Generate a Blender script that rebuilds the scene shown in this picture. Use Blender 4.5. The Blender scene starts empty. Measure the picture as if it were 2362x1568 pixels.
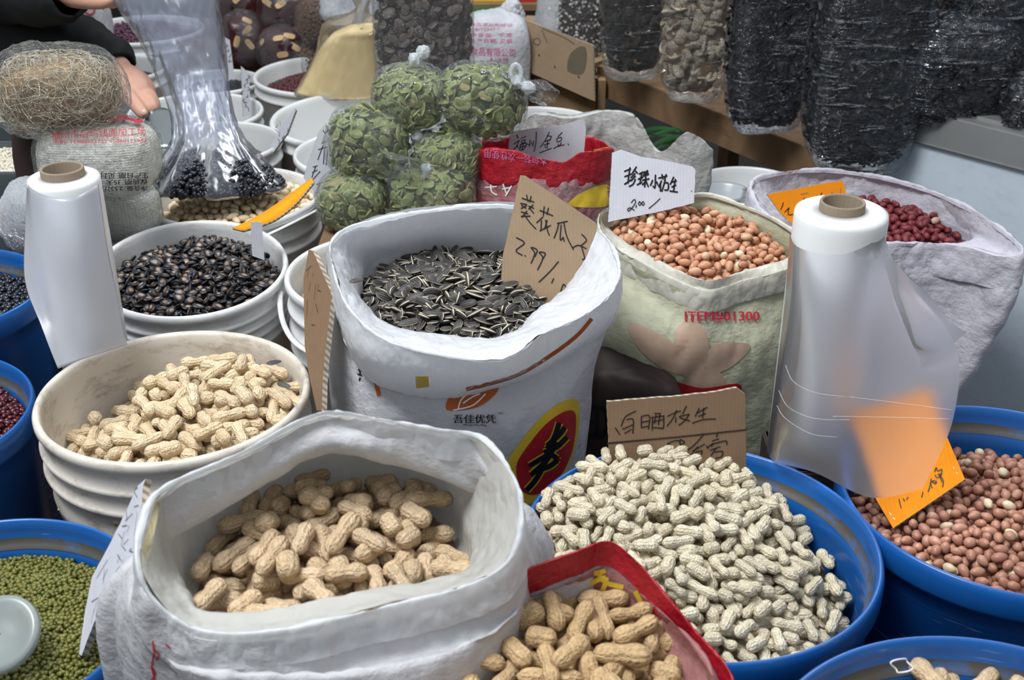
import bpy, bmesh, math, random
import numpy as np
from mathutils import Vector, Matrix, noise
from mathutils.bvhtree import BVHTree
R=math.radians; PI=math.pi
random.seed(7); RNG=np.random.default_rng(7)
SC=bpy.context.scene; COL=SC.collection
# ---------------------------------------------------------------- camera, world, lights
FPX=2800.0; PITCH=R(27.5); CH=1.45
cam=bpy.data.cameras.new('camera'); camo=bpy.data.objects.new('camera',cam); COL.objects.link(camo)
cam.sensor_fit='HORIZONTAL'; cam.sensor_width=36; cam.lens=36*FPX/2362; cam.clip_start=.05
camo.location=(0,0,CH); camo.rotation_euler=(PI/2-PITCH,0,0); SC.camera=camo
cam.dof.use_dof=True; cam.dof.focus_distance=1.5; cam.dof.aperture_fstop=11
SC.view_settings.view_transform='Standard'; SC.view_settings.look='None'
SC.view_settings.exposure=-.08; SC.view_settings.gamma=1; SC.view_settings.use_curve_mapping=False
w=bpy.data.worlds.new('sky'); SC.world=w; w.use_nodes=True
nt=w.node_tree; bg=nt.nodes['Background']; tc=nt.nodes.new('ShaderNodeTexCoord'); sx=nt.nodes.new('ShaderNodeSeparateXYZ')
cr_=nt.nodes.new('ShaderNodeValToRGB'); nt.links.new(tc.outputs['Generated'],sx.inputs[0]); nt.links.new(sx.outputs['Z'],cr_.inputs[0]); nt.links.new(cr_.outputs[0],bg.inputs[0])
cr_.color_ramp.elements[0].color=(.10,.10,.105,1); cr_.color_ramp.elements[0].position=0
cr_.color_ramp.elements[1].color=(.86,.92,1,1); cr_.color_ramp.elements[1].position=.75
bg.inputs[1].default_value=.80
def area(name,loc,tgt,sx_,sy_,pw,col=(1,1,1)):
    l=bpy.data.lights.new(name,'AREA'); l.shape='RECTANGLE'; l.size=sx_; l.size_y=sy_; l.energy=pw; l.color=col
    o=bpy.data.objects.new(name,l); COL.objects.link(o); o.location=loc
    o.rotation_euler=(Vector(tgt)-Vector(loc)).to_track_quat('-Z','Y').to_euler(); return o
area('skylight_lamp',(-1.0,.6,3.4),(0,1.2,.7),1.3,.9,105,(.95,.975,1))
area('skylight_lamp.001',(.9,3.2,3.4),(.2,2.0,.7),1.4,.5,42,(.92,.96,1))
# ---------------------------------------------------------------- pixel -> world
ct,st=math.cos(PITCH),math.sin(PITCH)
def ray(px,py):
    u=(px-1181)/FPX; v=(784-py)/FPX
    return np.array([u,ct+v*st,-st+v*ct])
CAM=np.array([0,0,CH])
def W(px,py,z): d=ray(px,py); return CAM+d*((z-CH)/d[2])
def D(px,py,dep): return CAM+ray(px,py)*dep
def WY(px,py,y): d=ray(px,py); return CAM+d*(y/d[1])
# ---------------------------------------------------------------- object helpers
def tag(o,label=None,cat=None,group=None,kind=None):
    if label: o['label']=label
    if cat: o['category']=cat
    if group: o['group']=group
    if kind: o['kind']=kind
    return o
def empty(name,loc,label,cat,group=None):
    o=bpy.data.objects.new(name,None); COL.objects.link(o); o.location=loc; o.empty_display_size=.05
    EMP[o.name]=Vector(loc); return tag(o,label,cat,group)
EMP={}
def link(name,me,parent=None,loc=None,rot=None):
    o=bpy.data.objects.new(name,me); COL.objects.link(o)
    if parent is not None:
        o.parent=parent
        if parent.name in EMP: o.matrix_parent_inverse=Matrix.Translation(-EMP[parent.name])
    if loc is not None: o.location=loc
    if rot is not None: o.rotation_euler=rot
    return o
def mkmesh(name,V,F,mats=(),smooth=True,uv=None,mi=None):
    me=bpy.data.meshes.new(name)
    V=np.asarray(V,np.float32).reshape(-1,3)
    if isinstance(F,np.ndarray) and F.ndim==2:
        n,k=F.shape; me.vertices.add(len(V)); me.vertices.foreach_set('co',V.ravel())
        me.loops.add(n*k); me.loops.foreach_set('vertex_index',F.ravel().astype(np.int32))
        me.polygons.add(n); me.polygons.foreach_set('loop_start',np.arange(0,n*k,k,dtype=np.int32))
        me.update(calc_edges=True)
    else: me.from_pydata(V.tolist(),[],[list(map(int,f)) for f in F]); me.update()
    if smooth: me.polygons.foreach_set('use_smooth',np.ones(len(me.polygons),bool))
    if uv is not None:
        l=me.uv_layers.new(name='UVMap'); li=np.empty(len(me.loops),np.int32); me.loops.foreach_get('vertex_index',li)
        uv=np.asarray(uv,np.float32); l.data.foreach_set('uv',(uv if len(uv)==len(li) and len(uv)!=len(V) else uv[li]).ravel())
    for m in mats: me.materials.append(m)
    if mi is not None: me.polygons.foreach_set('material_index',np.asarray(mi,np.int32))
    return me
def grid_faces(r,c,closed=True):
    i=np.arange(r-1)[:,None]; j=np.arange(c if closed else c-1)[None,:]; j2=(j+1)%c
    return np.stack([i*c+j,i*c+j2,(i+1)*c+j2,(i+1)*c+j],-1).reshape(-1,4)
def obj(name,V,F,m,parent=None,smooth=True,uv=None,mi=None):
    ms=m if isinstance(m,(list,tuple)) else [m]
    return link(name,mkmesh(name,V,F,ms,smooth,uv,mi),parent)
def box(c,s,rz=0,bev=0):
    bm=bmesh.new(); bmesh.ops.create_cube(bm,size=1)
    bmesh.ops.scale(bm,vec=s,verts=bm.verts)
    if bev: bmesh.ops.bevel(bm,geom=bm.edges[:],offset=bev,segments=2,affect='EDGES')
    bmesh.ops.rotate(bm,matrix=Matrix.Rotation(rz,3,'Z'),verts=bm.verts); bmesh.ops.translate(bm,vec=c,verts=bm.verts); return bm
def bobj(name,bm,m,parent=None,smooth=False):
    me=bpy.data.meshes.new(name); bm.to_mesh(me); bm.free(); me.materials.append(m)
    if smooth: me.polygons.foreach_set('use_smooth',np.ones(len(me.polygons),bool))
    return link(name,me,parent)
def lathe(prof,n=96,c=(0,0,0),tilt=None):
    P=np.array(prof,float); t=np.linspace(0,2*PI,n,endpoint=False)
    V=np.stack([P[:,0,None]*np.cos(t),P[:,0,None]*np.sin(t),np.repeat(P[:,1,None],n,1)],-1).reshape(-1,3)
    if tilt is not None: V=V@np.array(Matrix.Rotation(tilt[0],3,Vector(tilt[1])).to_3x3()).T
    V=V+np.array(c); L=np.concatenate([[0],np.cumsum(np.linalg.norm(np.diff(P,axis=0),axis=1))])
    uv=np.stack([np.repeat(np.linspace(0,1,n)[None],len(P),0),np.repeat(L[:,None],n,1)],-1).reshape(-1,2)
    return V,grid_faces(len(P),n)[:,::-1],uv
def CR(p0,p1,p2,p3,t): return .5*((2*p1)+(-p0+p2)*t+(2*p0-5*p1+4*p2-p3)*t*t+(-p0+3*p1-3*p2+p3)*t**3)
def smc(P,M):
    P=np.asarray(P,float); n=len(P); s=np.linspace(0,n,M,endpoint=False); i=s.astype(int); t=(s-i)[:,None]
    return CR(P[(i-1)%n],P[i%n],P[(i+1)%n],P[(i+2)%n],t)
def smo(P,K):
    P=np.asarray(P,float); n=len(P); out=[]
    for i in range(n-1):
        a=P[max(i-1,0)];b=P[i];c=P[i+1];d=P[min(i+2,n-1)]
        for k in range(K): out.append(CR(a,b,c,d,k/K))
    out.append(P[-1]); return np.array(out)
def loft(loops,K=5,M=120):
    K=int(K*1.4); M=int(M*1.6)
    return smo(np.array([smc(l,M) for l in loops]),K)
def wrinkle(G,amp,fr=12,seed=0,sq=(1,1,.5)):
    r,c,_=G.shape
    du=np.roll(G,-1,1)-np.roll(G,1,1); dv=np.gradient(G,axis=0); N=np.cross(du,dv); N/=np.linalg.norm(N,axis=2,keepdims=True)+1e-9
    O=np.empty((r,c))
    for i in range(r):
        for j in range(c):
            p=G[i,j]; q=Vector((p[0]*fr*sq[0]+seed,p[1]*fr*sq[1],p[2]*fr*sq[2]))
            O[i,j]=noise.noise(q)+.5*abs(noise.noise(q*2.3))+.34*abs(noise.noise(q*4.7+Vector((9,4,2))))*2+.12*noise.noise(q*9.)
    return G+N*(O*amp)[...,None]
def guv(G):
    r,c,_=G.shape
    du=np.linalg.norm(np.roll(G,-1,1)-G,axis=2).mean(0); u=np.concatenate([[0],np.cumsum(du)[:-1]])
    dv=np.linalg.norm(np.diff(G,axis=0),axis=2).mean(1); v=np.concatenate([[0],np.cumsum(dv)])
    return np.stack([np.repeat(u[None],r,0),np.repeat(v[:,None],c,1)],-1).reshape(-1,2)
def gobj(name,G,m,parent=None,flip=False):
    F=grid_faces(G.shape[0],G.shape[1]); uv=guv(G); u=uv[F.ravel()].reshape(-1,4,2).copy(); c=G.shape[1]; tot=uv[c-1,0]+uv[1,0]
    w_=(F[:,1]%c)==0; u[w_,1,0]+=tot; u[w_,2,0]+=tot
    if flip: F=F[:,::-1]; u=u[:,::-1]
    return obj(name,G.reshape(-1,3),F,m,parent,uv=np.ascontiguousarray(u.reshape(-1,2)))
# ---------------------------------------------------------------- materials
class NB:
    def __init__(s,name):
        s.m=bpy.data.materials.new(name); s.m.use_nodes=True; s.t=s.m.node_tree; s.n=s.t.nodes; s.p=s.n['Principled BSDF']; s.out=s.n['Material Output']
    def new(s,t,**k):
        x=s.n.new('ShaderNode'+t)
        for a,b in k.items(): setattr(x,a,b)
        return x
    def L(s,a,b): s.t.links.new(a,b)
    def co(s,kind='Object',sc=(1,1,1)):
        t=s.new('TexCoord'); mp=s.new('Mapping'); mp.inputs['Scale'].default_value=sc; s.L(t.outputs[kind],mp.inputs[0]); return mp.outputs[0]
    def noise(s,sc,det=4,vec=None,rough=.55):
        x=s.new('TexNoise'); x.inputs['Scale'].default_value=sc; x.inputs['Detail'].default_value=det; x.inputs['Roughness'].default_value=rough
        s.L(vec if vec is not None else s.co(),x.inputs['Vector']); return x.outputs[0]
    def ramp(s,fac,stops):
        x=s.new('ValToRGB'); e=x.color_ramp.elements
        while len(e)<len(stops): e.new(.5)
        for q,(p,c) in zip(e,stops): q.position=p; q.color=(*c,1) if not isinstance(c,(int,float)) else (c,c,c,1)
        s.L(fac,x.inputs[0]); return x.outputs[0]
    def math(s,op,a,b=0.):
        x=s.new('Math',operation=op)
        for i,v in enumerate((a,b)):
            if isinstance(v,(int,float)): x.inputs[i].default_value=v
            else: s.L(v,x.inputs[i])
        return x.outputs[0]
    def mix(s,f,a,b,mode='MIX'):
        x=s.new('MixRGB',blend_type=mode)
        for i,v in ((0,f),(1,a),(2,b)):
            if isinstance(v,(int,float)): x.inputs[i].default_value=v if i==0 else (v,v,v,1)
            elif isinstance(v,tuple): x.inputs[i].default_value=(*v,1)
            else: s.L(v,x.inputs[i])
        return x.outputs[0]
    def bump(s,h,st=.3,dist=.002,n=None):
        x=s.new('Bump'); x.inputs['Strength'].default_value=st; x.inputs['Distance'].default_value=dist; s.L(h,x.inputs['Height'])
        if n is not None: s.L(n,x.inputs['Normal'])
        return x.outputs[0]
    def rnd(s):
        a=s.new('ObjectInfo').outputs['Random']; b=s.new('NewGeometry').outputs['Random Per Island']
        return s.math('FRACT',s.math('ADD',a,b))
    def base(s,c):
        if isinstance(c,tuple): s.p.inputs['Base Color'].default_value=(*c,1)
        else: s.L(c,s.p.inputs['Base Color'])
    def set(s,rough=.5,spec=.5,sss=0,metal=0,**k):
        s.p.inputs['Roughness'].default_value=rough; s.p.inputs['Specular IOR Level'].default_value=spec; s.p.inputs['Metallic'].default_value=metal
        if sss: s.p.inputs['Subsurface Weight'].default_value=sss; s.p.inputs['Subsurface Radius'].default_value=(.01,.006,.004); s.p.inputs['Subsurface Scale'].default_value=.5
        return s.m
    def nrm(s,x): s.L(x,s.p.inputs['Normal'])
def plain(name,c,rough=.5,spec=.4,var=.12,sc=30,bump=.1,sss=0,metal=0):
    b=NB(name); n=b.noise(sc); b.base(b.mix(n,tuple(x*(1-var) for x in c),tuple(min(1,x*(1+var)) for x in c))); b.nrm(b.bump(b.noise(sc*4),bump,.001)); return b.set(rough,spec,sss,metal)
def seedmat(name,stops,rough=.6,spec=.3,bump=.2,bs=400,sss=0):
    b=NB(name); r=b.rnd(); c=b.ramp(r,stops); n=b.noise(bs,3); c=b.mix(.25,c,b.ramp(n,[(.3,.35),(.7,1.)]),'MULTIPLY'); b.base(c); b.nrm(b.bump(n,bump,.0006)); return b.set(rough,spec,sss)
def peanutmat(name,c1,c2,line):
    b=NB(name); uv=b.co('UV',(9,14,1)); v=b.new('TexVoronoi',feature='DISTANCE_TO_EDGE'); v.inputs['Scale'].default_value=1; b.L(uv,v.inputs['Vector']); v.inputs['Randomness'].default_value=.75
    net=b.ramp(v.outputs['Distance'],[(0,1.),(.22,0.)])
    uw=b.co('UV',(1,1,1)); wv=b.new('TexWave',bands_direction='Y'); wv.inputs['Scale'].default_value=3.3; wv.inputs['Distortion'].default_value=1.5; b.L(uw,wv.inputs['Vector'])
    r=b.rnd(); base=b.ramp(r,[(0,c1),(.5,c2),(1,tuple(x*.82 for x in c1))]); n=b.noise(90,4)
    base=b.mix(b.ramp(n,[(.45,0.),(.8,.6)]),base,line); base=b.mix(b.math('MULTIPLY',net,.35),base,tuple(min(1,x*1.15) for x in c1)); pit=b.ramp(v.outputs['Distance'],[(.15,0.),(.45,1.)])
    base=b.mix(b.math('MULTIPLY',pit,.36),base,line); b.base(base)
    h=b.math('ADD',b.math('MULTIPLY',net,.8),b.math('MULTIPLY',wv.outputs[0],.5)); b.nrm(b.bump(h,.85,.0013)); return b.set(.75,.2)
def weavemat(name,c,c2=None,rough=.5,sc=900,bst=.25,trans=0.,dirt=None,wr=1.,spec=.4):
    b=NB(name); uv=b.co('UV',(1,1,1))
    w1=b.new('TexWave',bands_direction='X'); w1.inputs['Scale'].default_value=sc*.3; b.L(uv,w1.inputs['Vector'])
    w2=b.new('TexWave',bands_direction='Y'); w2.inputs['Scale'].default_value=sc*.3; b.L(uv,w2.inputs['Vector'])
    wv=b.math('MULTIPLY',w1.outputs[0],w2.outputs[0]); n1=b.noise(18,5,None,.6); n2=b.math('ABSOLUTE',b.math('SUBTRACT',b.noise(11,3,b.co('Object',(1.6,1.6,.7)),.5),.5))
    col=b.mix(b.ramp(n1,[(.35,0.),(.7,1.)]),c,c2 or tuple(x*.9 for x in c))
    if dirt: col=b.mix(b.ramp(b.noise(7,6),[(.5,0.),(.75,.5)]),col,dirt)
    b.base(b.mix(.12,col,wv,'MULTIPLY')); b.nrm(b.bump(wv,bst,.0006,b.bump(b.math('ADD',b.math('MULTIPLY',n2,1.2),b.math('MULTIPLY',n1,.8)),.6*wr,.014,b.bump(b.noise(70,4,b.co('Object',(1,1,1.8))),.35*wr,.004)))); b.set(rough,spec)
    if trans:
        tr=b.new('BsdfTranslucent'); tr.inputs[0].default_value=(*c,1); mx=b.new('MixShader'); mx.inputs[0].default_value=trans; b.L(b.p.outputs[0],mx.inputs[1]); b.L(tr.outputs[0],mx.inputs[2]); b.L(mx.outputs[0],b.out.inputs[0])
    return b.m
def linermat(name,c,alpha=.12,trans=.4,rough=.35,wr=1.):
    b=NB(name); n0=b.noise(7,4,b.co('Object',(1,1,.8)),.5); n1=b.math('ABSOLUTE',b.math('SUBTRACT',n0,.5)); n2=b.math('ABSOLUTE',b.math('SUBTRACT',b.noise(17,3,b.co('Object',(1.5,1,1)),.5),.5)); b.base(b.mix(n1,tuple(x*.93 for x in c),c))
    nm=b.bump(b.noise(38,5),.30*wr,.007,b.bump(n2,.6*wr,.014,b.bump(n1,.8*wr,.03))); b.nrm(nm); b.set(rough,.45)
    tr=b.new('BsdfTranslucent'); tr.inputs[0].default_value=(*c,1); b.L(nm,tr.inputs['Normal']); mx=b.new('MixShader'); mx.inputs[0].default_value=trans; b.L(b.p.outputs[0],mx.inputs[1]); b.L(tr.outputs[0],mx.inputs[2])
    t2=b.new('BsdfTransparent'); m2=b.new('MixShader'); m2.inputs[0].default_value=alpha; b.L(mx.outputs[0],m2.inputs[1]); b.L(t2.outputs[0],m2.inputs[2]); b.L(m2.outputs[0],b.out.inputs[0]); return b.m
def clearmat(name,tint=(1,1,1),haze=.06,sc=26,st=1.,sx=(1,1,1),gl=.10,hz=(.85,.9,.95),streak=0):
    b=NB(name); b.n.remove(b.p); n=b.noise(sc,5,b.co('Object',sx),.65); n2=b.noise(sc*3.1,3,b.co('Object',sx)); nm=b.bump(b.math('ADD',b.math('ABSOLUTE',b.math('SUBTRACT',n,.5)),b.math('MULTIPLY',b.math('ABSOLUTE',b.math('SUBTRACT',n2,.5)),.4)),st,.04)
    if streak: nm=b.bump(b.ramp(b.noise(streak,2,b.co('Object',(1.,1.,6.)),.5),[(.58,0.),(.70,1.)]),1.,.03,nm)
    g=b.new('BsdfGlossy'); g.inputs['Roughness'].default_value=.09; g.inputs[0].default_value=(1,1,1,1); b.L(nm,g.inputs['Normal'])
    t=b.new('BsdfTransparent'); t.inputs[0].default_value=(*tint,1); d=b.new('BsdfDiffuse'); d.inputs[0].default_value=(*hz,1)
    f=b.new('LayerWeight'); f.inputs[0].default_value=.12; b.L(nm,f.inputs['Normal']); fac=b.math('ADD',b.math('MULTIPLY',f.outputs['Fresnel'],.75),gl)
    m1=b.new('MixShader'); m1.inputs[0].default_value=haze; b.L(t.outputs[0],m1.inputs[1]); b.L(d.outputs[0],m1.inputs[2])
    m2=b.new('MixShader'); b.L(fac,m2.inputs[0]); b.L(m1.outputs[0],m2.inputs[1]); b.L(g.outputs[0],m2.inputs[2]); b.L(m2.outputs[0],b.out.inputs[0]); return b.m
def frostmat(name,c,fr=.5,rough=.4,dens=.35,st=.1,sc=8,ior=1.25,clear=.12):
    b=NB(name); b.n.remove(b.p); n=b.noise(sc,3,b.co('Object',(1,1,.6))); nm=b.bump(n,st,.03)
    rf=b.new('BsdfRefraction'); rf.inputs['IOR'].default_value=ior; rf.inputs['Roughness'].default_value=rough; rf.inputs[0].default_value=(.95,.96,1,1); b.L(nm,rf.inputs['Normal'])
    d=b.new('BsdfDiffuse'); d.inputs[0].default_value=(*c,1); tr=b.new('BsdfTranslucent'); tr.inputs[0].default_value=(*c,1); g=b.new('BsdfGlossy'); g.inputs['Roughness'].default_value=.25; b.L(nm,g.inputs['Normal'])
    a=b.new('MixShader'); a.inputs[0].default_value=.5; b.L(d.outputs[0],a.inputs[1]); b.L(tr.outputs[0],a.inputs[2])
    t=b.new('BsdfTransparent'); t.inputs[0].default_value=(.95,.96,1,1); a2=b.new('MixShader'); a2.inputs[0].default_value=clear; b.L(rf.outputs[0],a2.inputs[1]); b.L(t.outputs[0],a2.inputs[2])
    q=b.new('MixShader'); q.inputs[0].default_value=dens; b.L(a2.outputs[0],q.inputs[1]); b.L(a.outputs[0],q.inputs[2])
    lw=b.new('LayerWeight'); lw.inputs[0].default_value=.3; b.L(nm,lw.inputs['Normal']); z=b.new('MixShader'); b.L(b.math('ADD',b.math('MULTIPLY',lw.outputs['Fresnel'],.6),.03),z.inputs[0]); b.L(q.outputs[0],z.inputs[1]); b.L(g.outputs[0],z.inputs[2]); b.L(z.outputs[0],b.out.inputs[0]); return b.m
def plastic(name,c,dirtc=None,dirt=0.,rough=.35,scratch=0.,spec=.5,sss=0):
    b=NB(name); col=c; n=b.noise(6,6,None,.65)
    cc=b.mix(b.ramp(n,[(.3,0.),(.7,1.)]),tuple(x*.93 for x in c),c)
    if dirtc: cc=b.mix(b.ramp(b.noise(22,7,b.co('Object',(1,1,2.5)),.75),[(.5,0.),(.72,dirt)]),cc,dirtc)
    if scratch:
        s=b.ramp(b.noise(9,2,b.co('Object',(2,2,30))),[(.66,0.),(.70,scratch)]); s2=b.ramp(b.noise(5,3),[(.5,0.),(.62,1.)]); cc=b.mix(b.math('MULTIPLY',s,s2),cc,(.6,.7,.85))
    b.base(cc); b.nrm(b.bump(n,.15,.004)); return b.set(rough,spec,sss)
M={}
M['wplast']=plastic('white_bucket_plastic',(.74,.75,.74),(.33,.29,.23),.55,.32)
M['wplast_dirty']=plastic('worn_bucket_plastic',(.68,.63,.55),(.28,.21,.14),.85,.4)
M['wplast_clean']=plastic('clean_white_plastic',(.78,.79,.78),None,0,.3)
M['blue']=plastic('blue_bin_plastic',(.008,.10,.36),(.05,.09,.16),.35,.28,.5)
M['bluedirt']=plastic('blue_bin_grime',(.075,.068,.055),(.012,.13,.42),.9,.6)
M['card']=NB('brown_cardboard')
def cardmat(name,c,fl=0,rough=.85):
    b=NB(name); n=b.noise(60,6,None,.7); w=b.new('TexWave',bands_direction='X'); w.inputs['Scale'].default_value=75; b.L(b.co('Object',(1,.2,.2)),w.inputs['Vector'])
    col=b.mix(n,tuple(x*.85 for x in c),tuple(min(1,x*1.1) for x in c)); col=b.mix(b.ramp(b.noise(9,5),[(.55,0.),(.8,.35)]),col,tuple(x*.55 for x in c)); b.base(b.mix(.05,col,w.outputs[0],'MULTIPLY')); b.nrm(b.bump(w.outputs[0],.05,.0005,b.bump(n,.2,.001))); return b.set(rough,.15)
def flutemat(name,c):
    b=NB(name); w=b.new('TexWave',bands_direction='DIAGONAL'); w.inputs['Scale'].default_value=60; w.inputs['Distortion'].default_value=2; b.L(b.co(),w.inputs['Vector'])
    b.base(b.mix(b.ramp(w.outputs[0],[(.35,0.),(.6,1.)]),tuple(x*.55 for x in c),tuple(min(1,x*1.1) for x in c))); return b.set(.9,.1)
bpy.data.materials.remove(M['card'].m)
M['card']=cardmat('brown_cardboard',(.33,.235,.15)); M['card2']=cardmat('dark_cardboard',(.24,.155,.095)); M['cardw']=cardmat('white_cardboard',(.60,.61,.66))
M['flute']=flutemat('cardboard_edge',(.42,.36,.28)); M['orange']=cardmat('orange_card',(.95,.30,.012)); 
M['ink']=plain('black_ink',(.012,.012,.014),.5,.3); M['redink']=plain('red_ink',(.55,.02,.05),.6); M['pinkink']=plain('pink_ink',(.62,.14,.30),.6); M['yellowink']=plain('yellow_ink',(.75,.52,.04),.5); M['brownink']=plain('brown_orange_ink',(.42,.10,.02),.5,.3,.4,60); M['redpr']=plain('red_print',(.45,.02,.025),.45); M['whiteink']=plain('white_ink',(.85,.8,.8),.5); M['staple']=plain('staple_metal',(.35,.3,.3),.4,.5,metal=.6)
M['pn_tan']=peanutmat('peanut_shell_tan',(.76,.62,.42),(.70,.54,.34),(.44,.29,.15))
M['pn_sack']=peanutmat('peanut_shell_golden',(.68,.52,.34),(.60,.44,.27),(.36,.235,.12))
M['pn_red']=peanutmat('peanut_shell_brown',(.60,.42,.23),(.50,.34,.175),(.28,.165,.075))
M['pn_white']=peanutmat('peanut_shell_pale',(.76,.69,.52),(.70,.61,.44),(.44,.34,.21))
M['k_pink']=seedmat('pink_peanut_skin',[(0,(.46,.20,.105)),(.3,(.60,.30,.17)),(.6,(.52,.245,.14)),(.84,(.66,.37,.23)),(.92,(.58,.29,.17)),(.94,(.80,.66,.44)),(1,(.84,.70,.48))],.42,.4,.3,350)
M['k_brown']=seedmat('brown_peanut_skin',[(0,(.34,.15,.10)),(.35,(.42,.20,.13)),(.6,(.37,.165,.11)),(.88,(.46,.24,.16)),(.93,(.40,.2,.13)),(.96,(.72,.62,.40)),(1,(.75,.6,.42))],.4,.4,.3,350)
M['k_white']=seedmat('blanched_peanut_kernel',[(0,(.78,.62,.40)),(.5,(.84,.70,.48)),(1,(.76,.58,.36))],.5,.35,.25,300)
M['k_red']=seedmat('dark_red_peanut_skin',[(0,(.15,.02,.025)),(.5,(.21,.035,.04)),(.93,(.17,.022,.03)),(.97,(.6,.4,.28)),(1,(.6,.4,.3))],.45,.4,.3,350)
M['b_mung']=seedmat('green_mung_bean',[(0,(.085,.095,.012)),(.4,(.14,.145,.022)),(.7,(.18,.17,.03)),(1,(.10,.085,.014))],.35,.5,.1,600)
M['b_black']=seedmat('black_bean_skin',[(0,(.008,.010,.016)),(1,(.016,.019,.028))],.25,.6,.1,500)
M['b_red']=seedmat('adzuki_bean_skin',[(0,(.07,.008,.012)),(.5,(.10,.014,.018)),(1,(.055,.006,.010))],.28,.6,.1,500)
M['b_purple']=seedmat('kidney_bean_skin',[(0,(.09,.03,.06)),(1,(.15,.06,.10))],.4,.5,.1,400)
M['b_tan']=seedmat('tan_soybean',[(0,(.40,.28,.15)),(1,(.52,.38,.22))],.5,.4,.1,400)
M['b_white']=seedmat('white_grain',[(0,(.60,.56,.46)),(.5,(.74,.70,.58)),(1,(.5,.44,.33))],.6,.3,.1,400)
M['lentil']=seedmat('brown_lentil',[(0,(.12,.055,.025)),(.5,(.20,.10,.045)),(1,(.09,.04,.02))],.5,.3,.1,400)
M['millet']=seedmat('yellow_millet',[(0,(.72,.50,.17)),(1,(.80,.60,.24))],.6,.2,.1,900)
def sunmat():
    b=NB('sunflower_seed_shell'); uv=b.co('UV',(1,1,1)); s=b.new('SeparateXYZ'); b.L(uv,s.inputs[0]); y=b.math('FRACT',b.math('MULTIPLY',s.outputs['Y'],2.)); 
    d=b.math('ABSOLUTE',b.math('SUBTRACT',y,.5)); line=b.ramp(d,[(0,.25),(.03,.0),(.18,0.),(.205,.4),(.23,0.),(.34,0.),(.39,1.),(.5,1.)])
    r=b.rnd(); base=b.ramp(r,[(0,(.018,.018,.02)),(.6,(.035,.034,.034)),(1,(.06,.055,.05))]); b.base(b.mix(b.math('MULTIPLY',line,.85),base,(.60,.53,.40))); b.nrm(b.bump(line,.3,.0006)); return b.set(.5,.35)
M['sun']=sunmat()
def melonmat():
    b=NB('melon_seed_shell'); uv=b.co('UV',(1,1,1)); s=b.new('SeparateXYZ'); b.L(b.co('Object',(1,1,1)),s.inputs[0])
    t=b.new('TexCoord'); a=b.new('Attribute'); a.attribute_name='core'; r=b.rnd()
    f=b.math('MULTIPLY',b.ramp(a.outputs['Fac'],[(.46,0.),(.66,1.)]),b.ramp(r,[(0,.45),(.4,.75),(1,1.)])); f=b.math('MULTIPLY',f,b.ramp(b.noise(300,3),[(.3,.4),(.6,1.)]))
    b.base(b.mix(f,(.014,.015,.019),(.46,.29,.17))); b.nrm(b.bump(b.noise(250,4),.35,.0008)); return b.set(.38,.5)
M['melon']=melonmat()
def pumpmat():
    b=NB('pumpkin_seed_shell'); a=b.new('Attribute'); a.attribute_name='core'; r=b.rnd(); base=b.ramp(r,[(0,(.14,.165,.055)),(.35,(.21,.235,.08)),(.7,(.29,.31,.115)),(.93,(.19,.20,.065)),(1,(.33,.25,.11))])
    rim=b.ramp(a.outputs['Fac'],[(.0,1.),(.16,.8),(.26,0.)]); n=b.noise(260,3); c=b.mix(b.math('MULTIPLY',rim,.6),base,(.40,.42,.22)); b.base(b.mix(b.math('MULTIPLY',n,.35),c,(.12,.17,.07))); b.nrm(b.bump(n,.3,.0006)); return b.set(.6,.3)
M['pump']=pumpmat()
# ---------------------------------------------------------------- seed meshes (x = long axis, z = thin axis)
def rev_mesh(name,prof,n,m,sy=1,sz=1,bend=0,core=False,ridge=0,seed=0):
    P=np.array(prof,float); t=np.linspace(0,2*PI,n,endpoint=False); rr=np.random.default_rng(seed)
    rad=P[:,1,None]*(1+ridge*np.cos(t*5+seed)[None,:])
    V=np.stack([np.repeat(P[:,0,None],n,1),rad*np.cos(t)*sy,rad*np.sin(t)*sz],-1); V[...,2]+=bend*(V[...,0]**2); V[...,1]+=bend*.4*(V[...,0]**2)
    V=V.reshape(-1,3); F=grid_faces(len(P),n); k=len(P); ii,jj=[q.reshape(-1) for q in np.meshgrid(np.arange(k-1),np.arange(n),indexing='ij')]
    uv=np.stack([np.stack([(ii+a)/(k-1),(jj+b)/n],-1) for a,b in ((0,0),(0,1),(1,1),(1,0))],1).reshape(-1,2)
    me=mkmesh(name,V,F,[m],True,uv)
    if core:
        a=me.attributes.new('core','FLOAT','POINT'); L=abs(P[:,0]).max(); Wd=P[:,1].max()*sy
        e=1-np.sqrt((V[:,0]/L)**2+(V[:,1]/Wd)**2); a.data.foreach_set('value',np.clip(e,0,1).astype(np.float32))
    return me
def peanut_prof(L,r,waist,k,a=1.,b=1.):
    x=np.linspace(-1,1,k); env=np.sqrt(np.clip(1-np.abs(x)**3.2,0,1)); sh=1-waist*np.exp(-(x/.33)**2); sc=np.where(x<0,a,b)*1.
    sc=np.interp(x,[-1,-.2,.2,1],[a,a,b,b]); return np.stack([x*L/2,np.maximum(env*sh*sc*r,.00015)],1)
def ell_prof(L,r,k,p=2.,tip=0):
    u=np.linspace(0,PI,k); x=-np.cos(u); y=np.sin(u)**(2/p); y=y*(1-tip*x*.5) if tip else y
    return np.stack([x*L/2,np.maximum(y*r,1e-4)],1)
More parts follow.
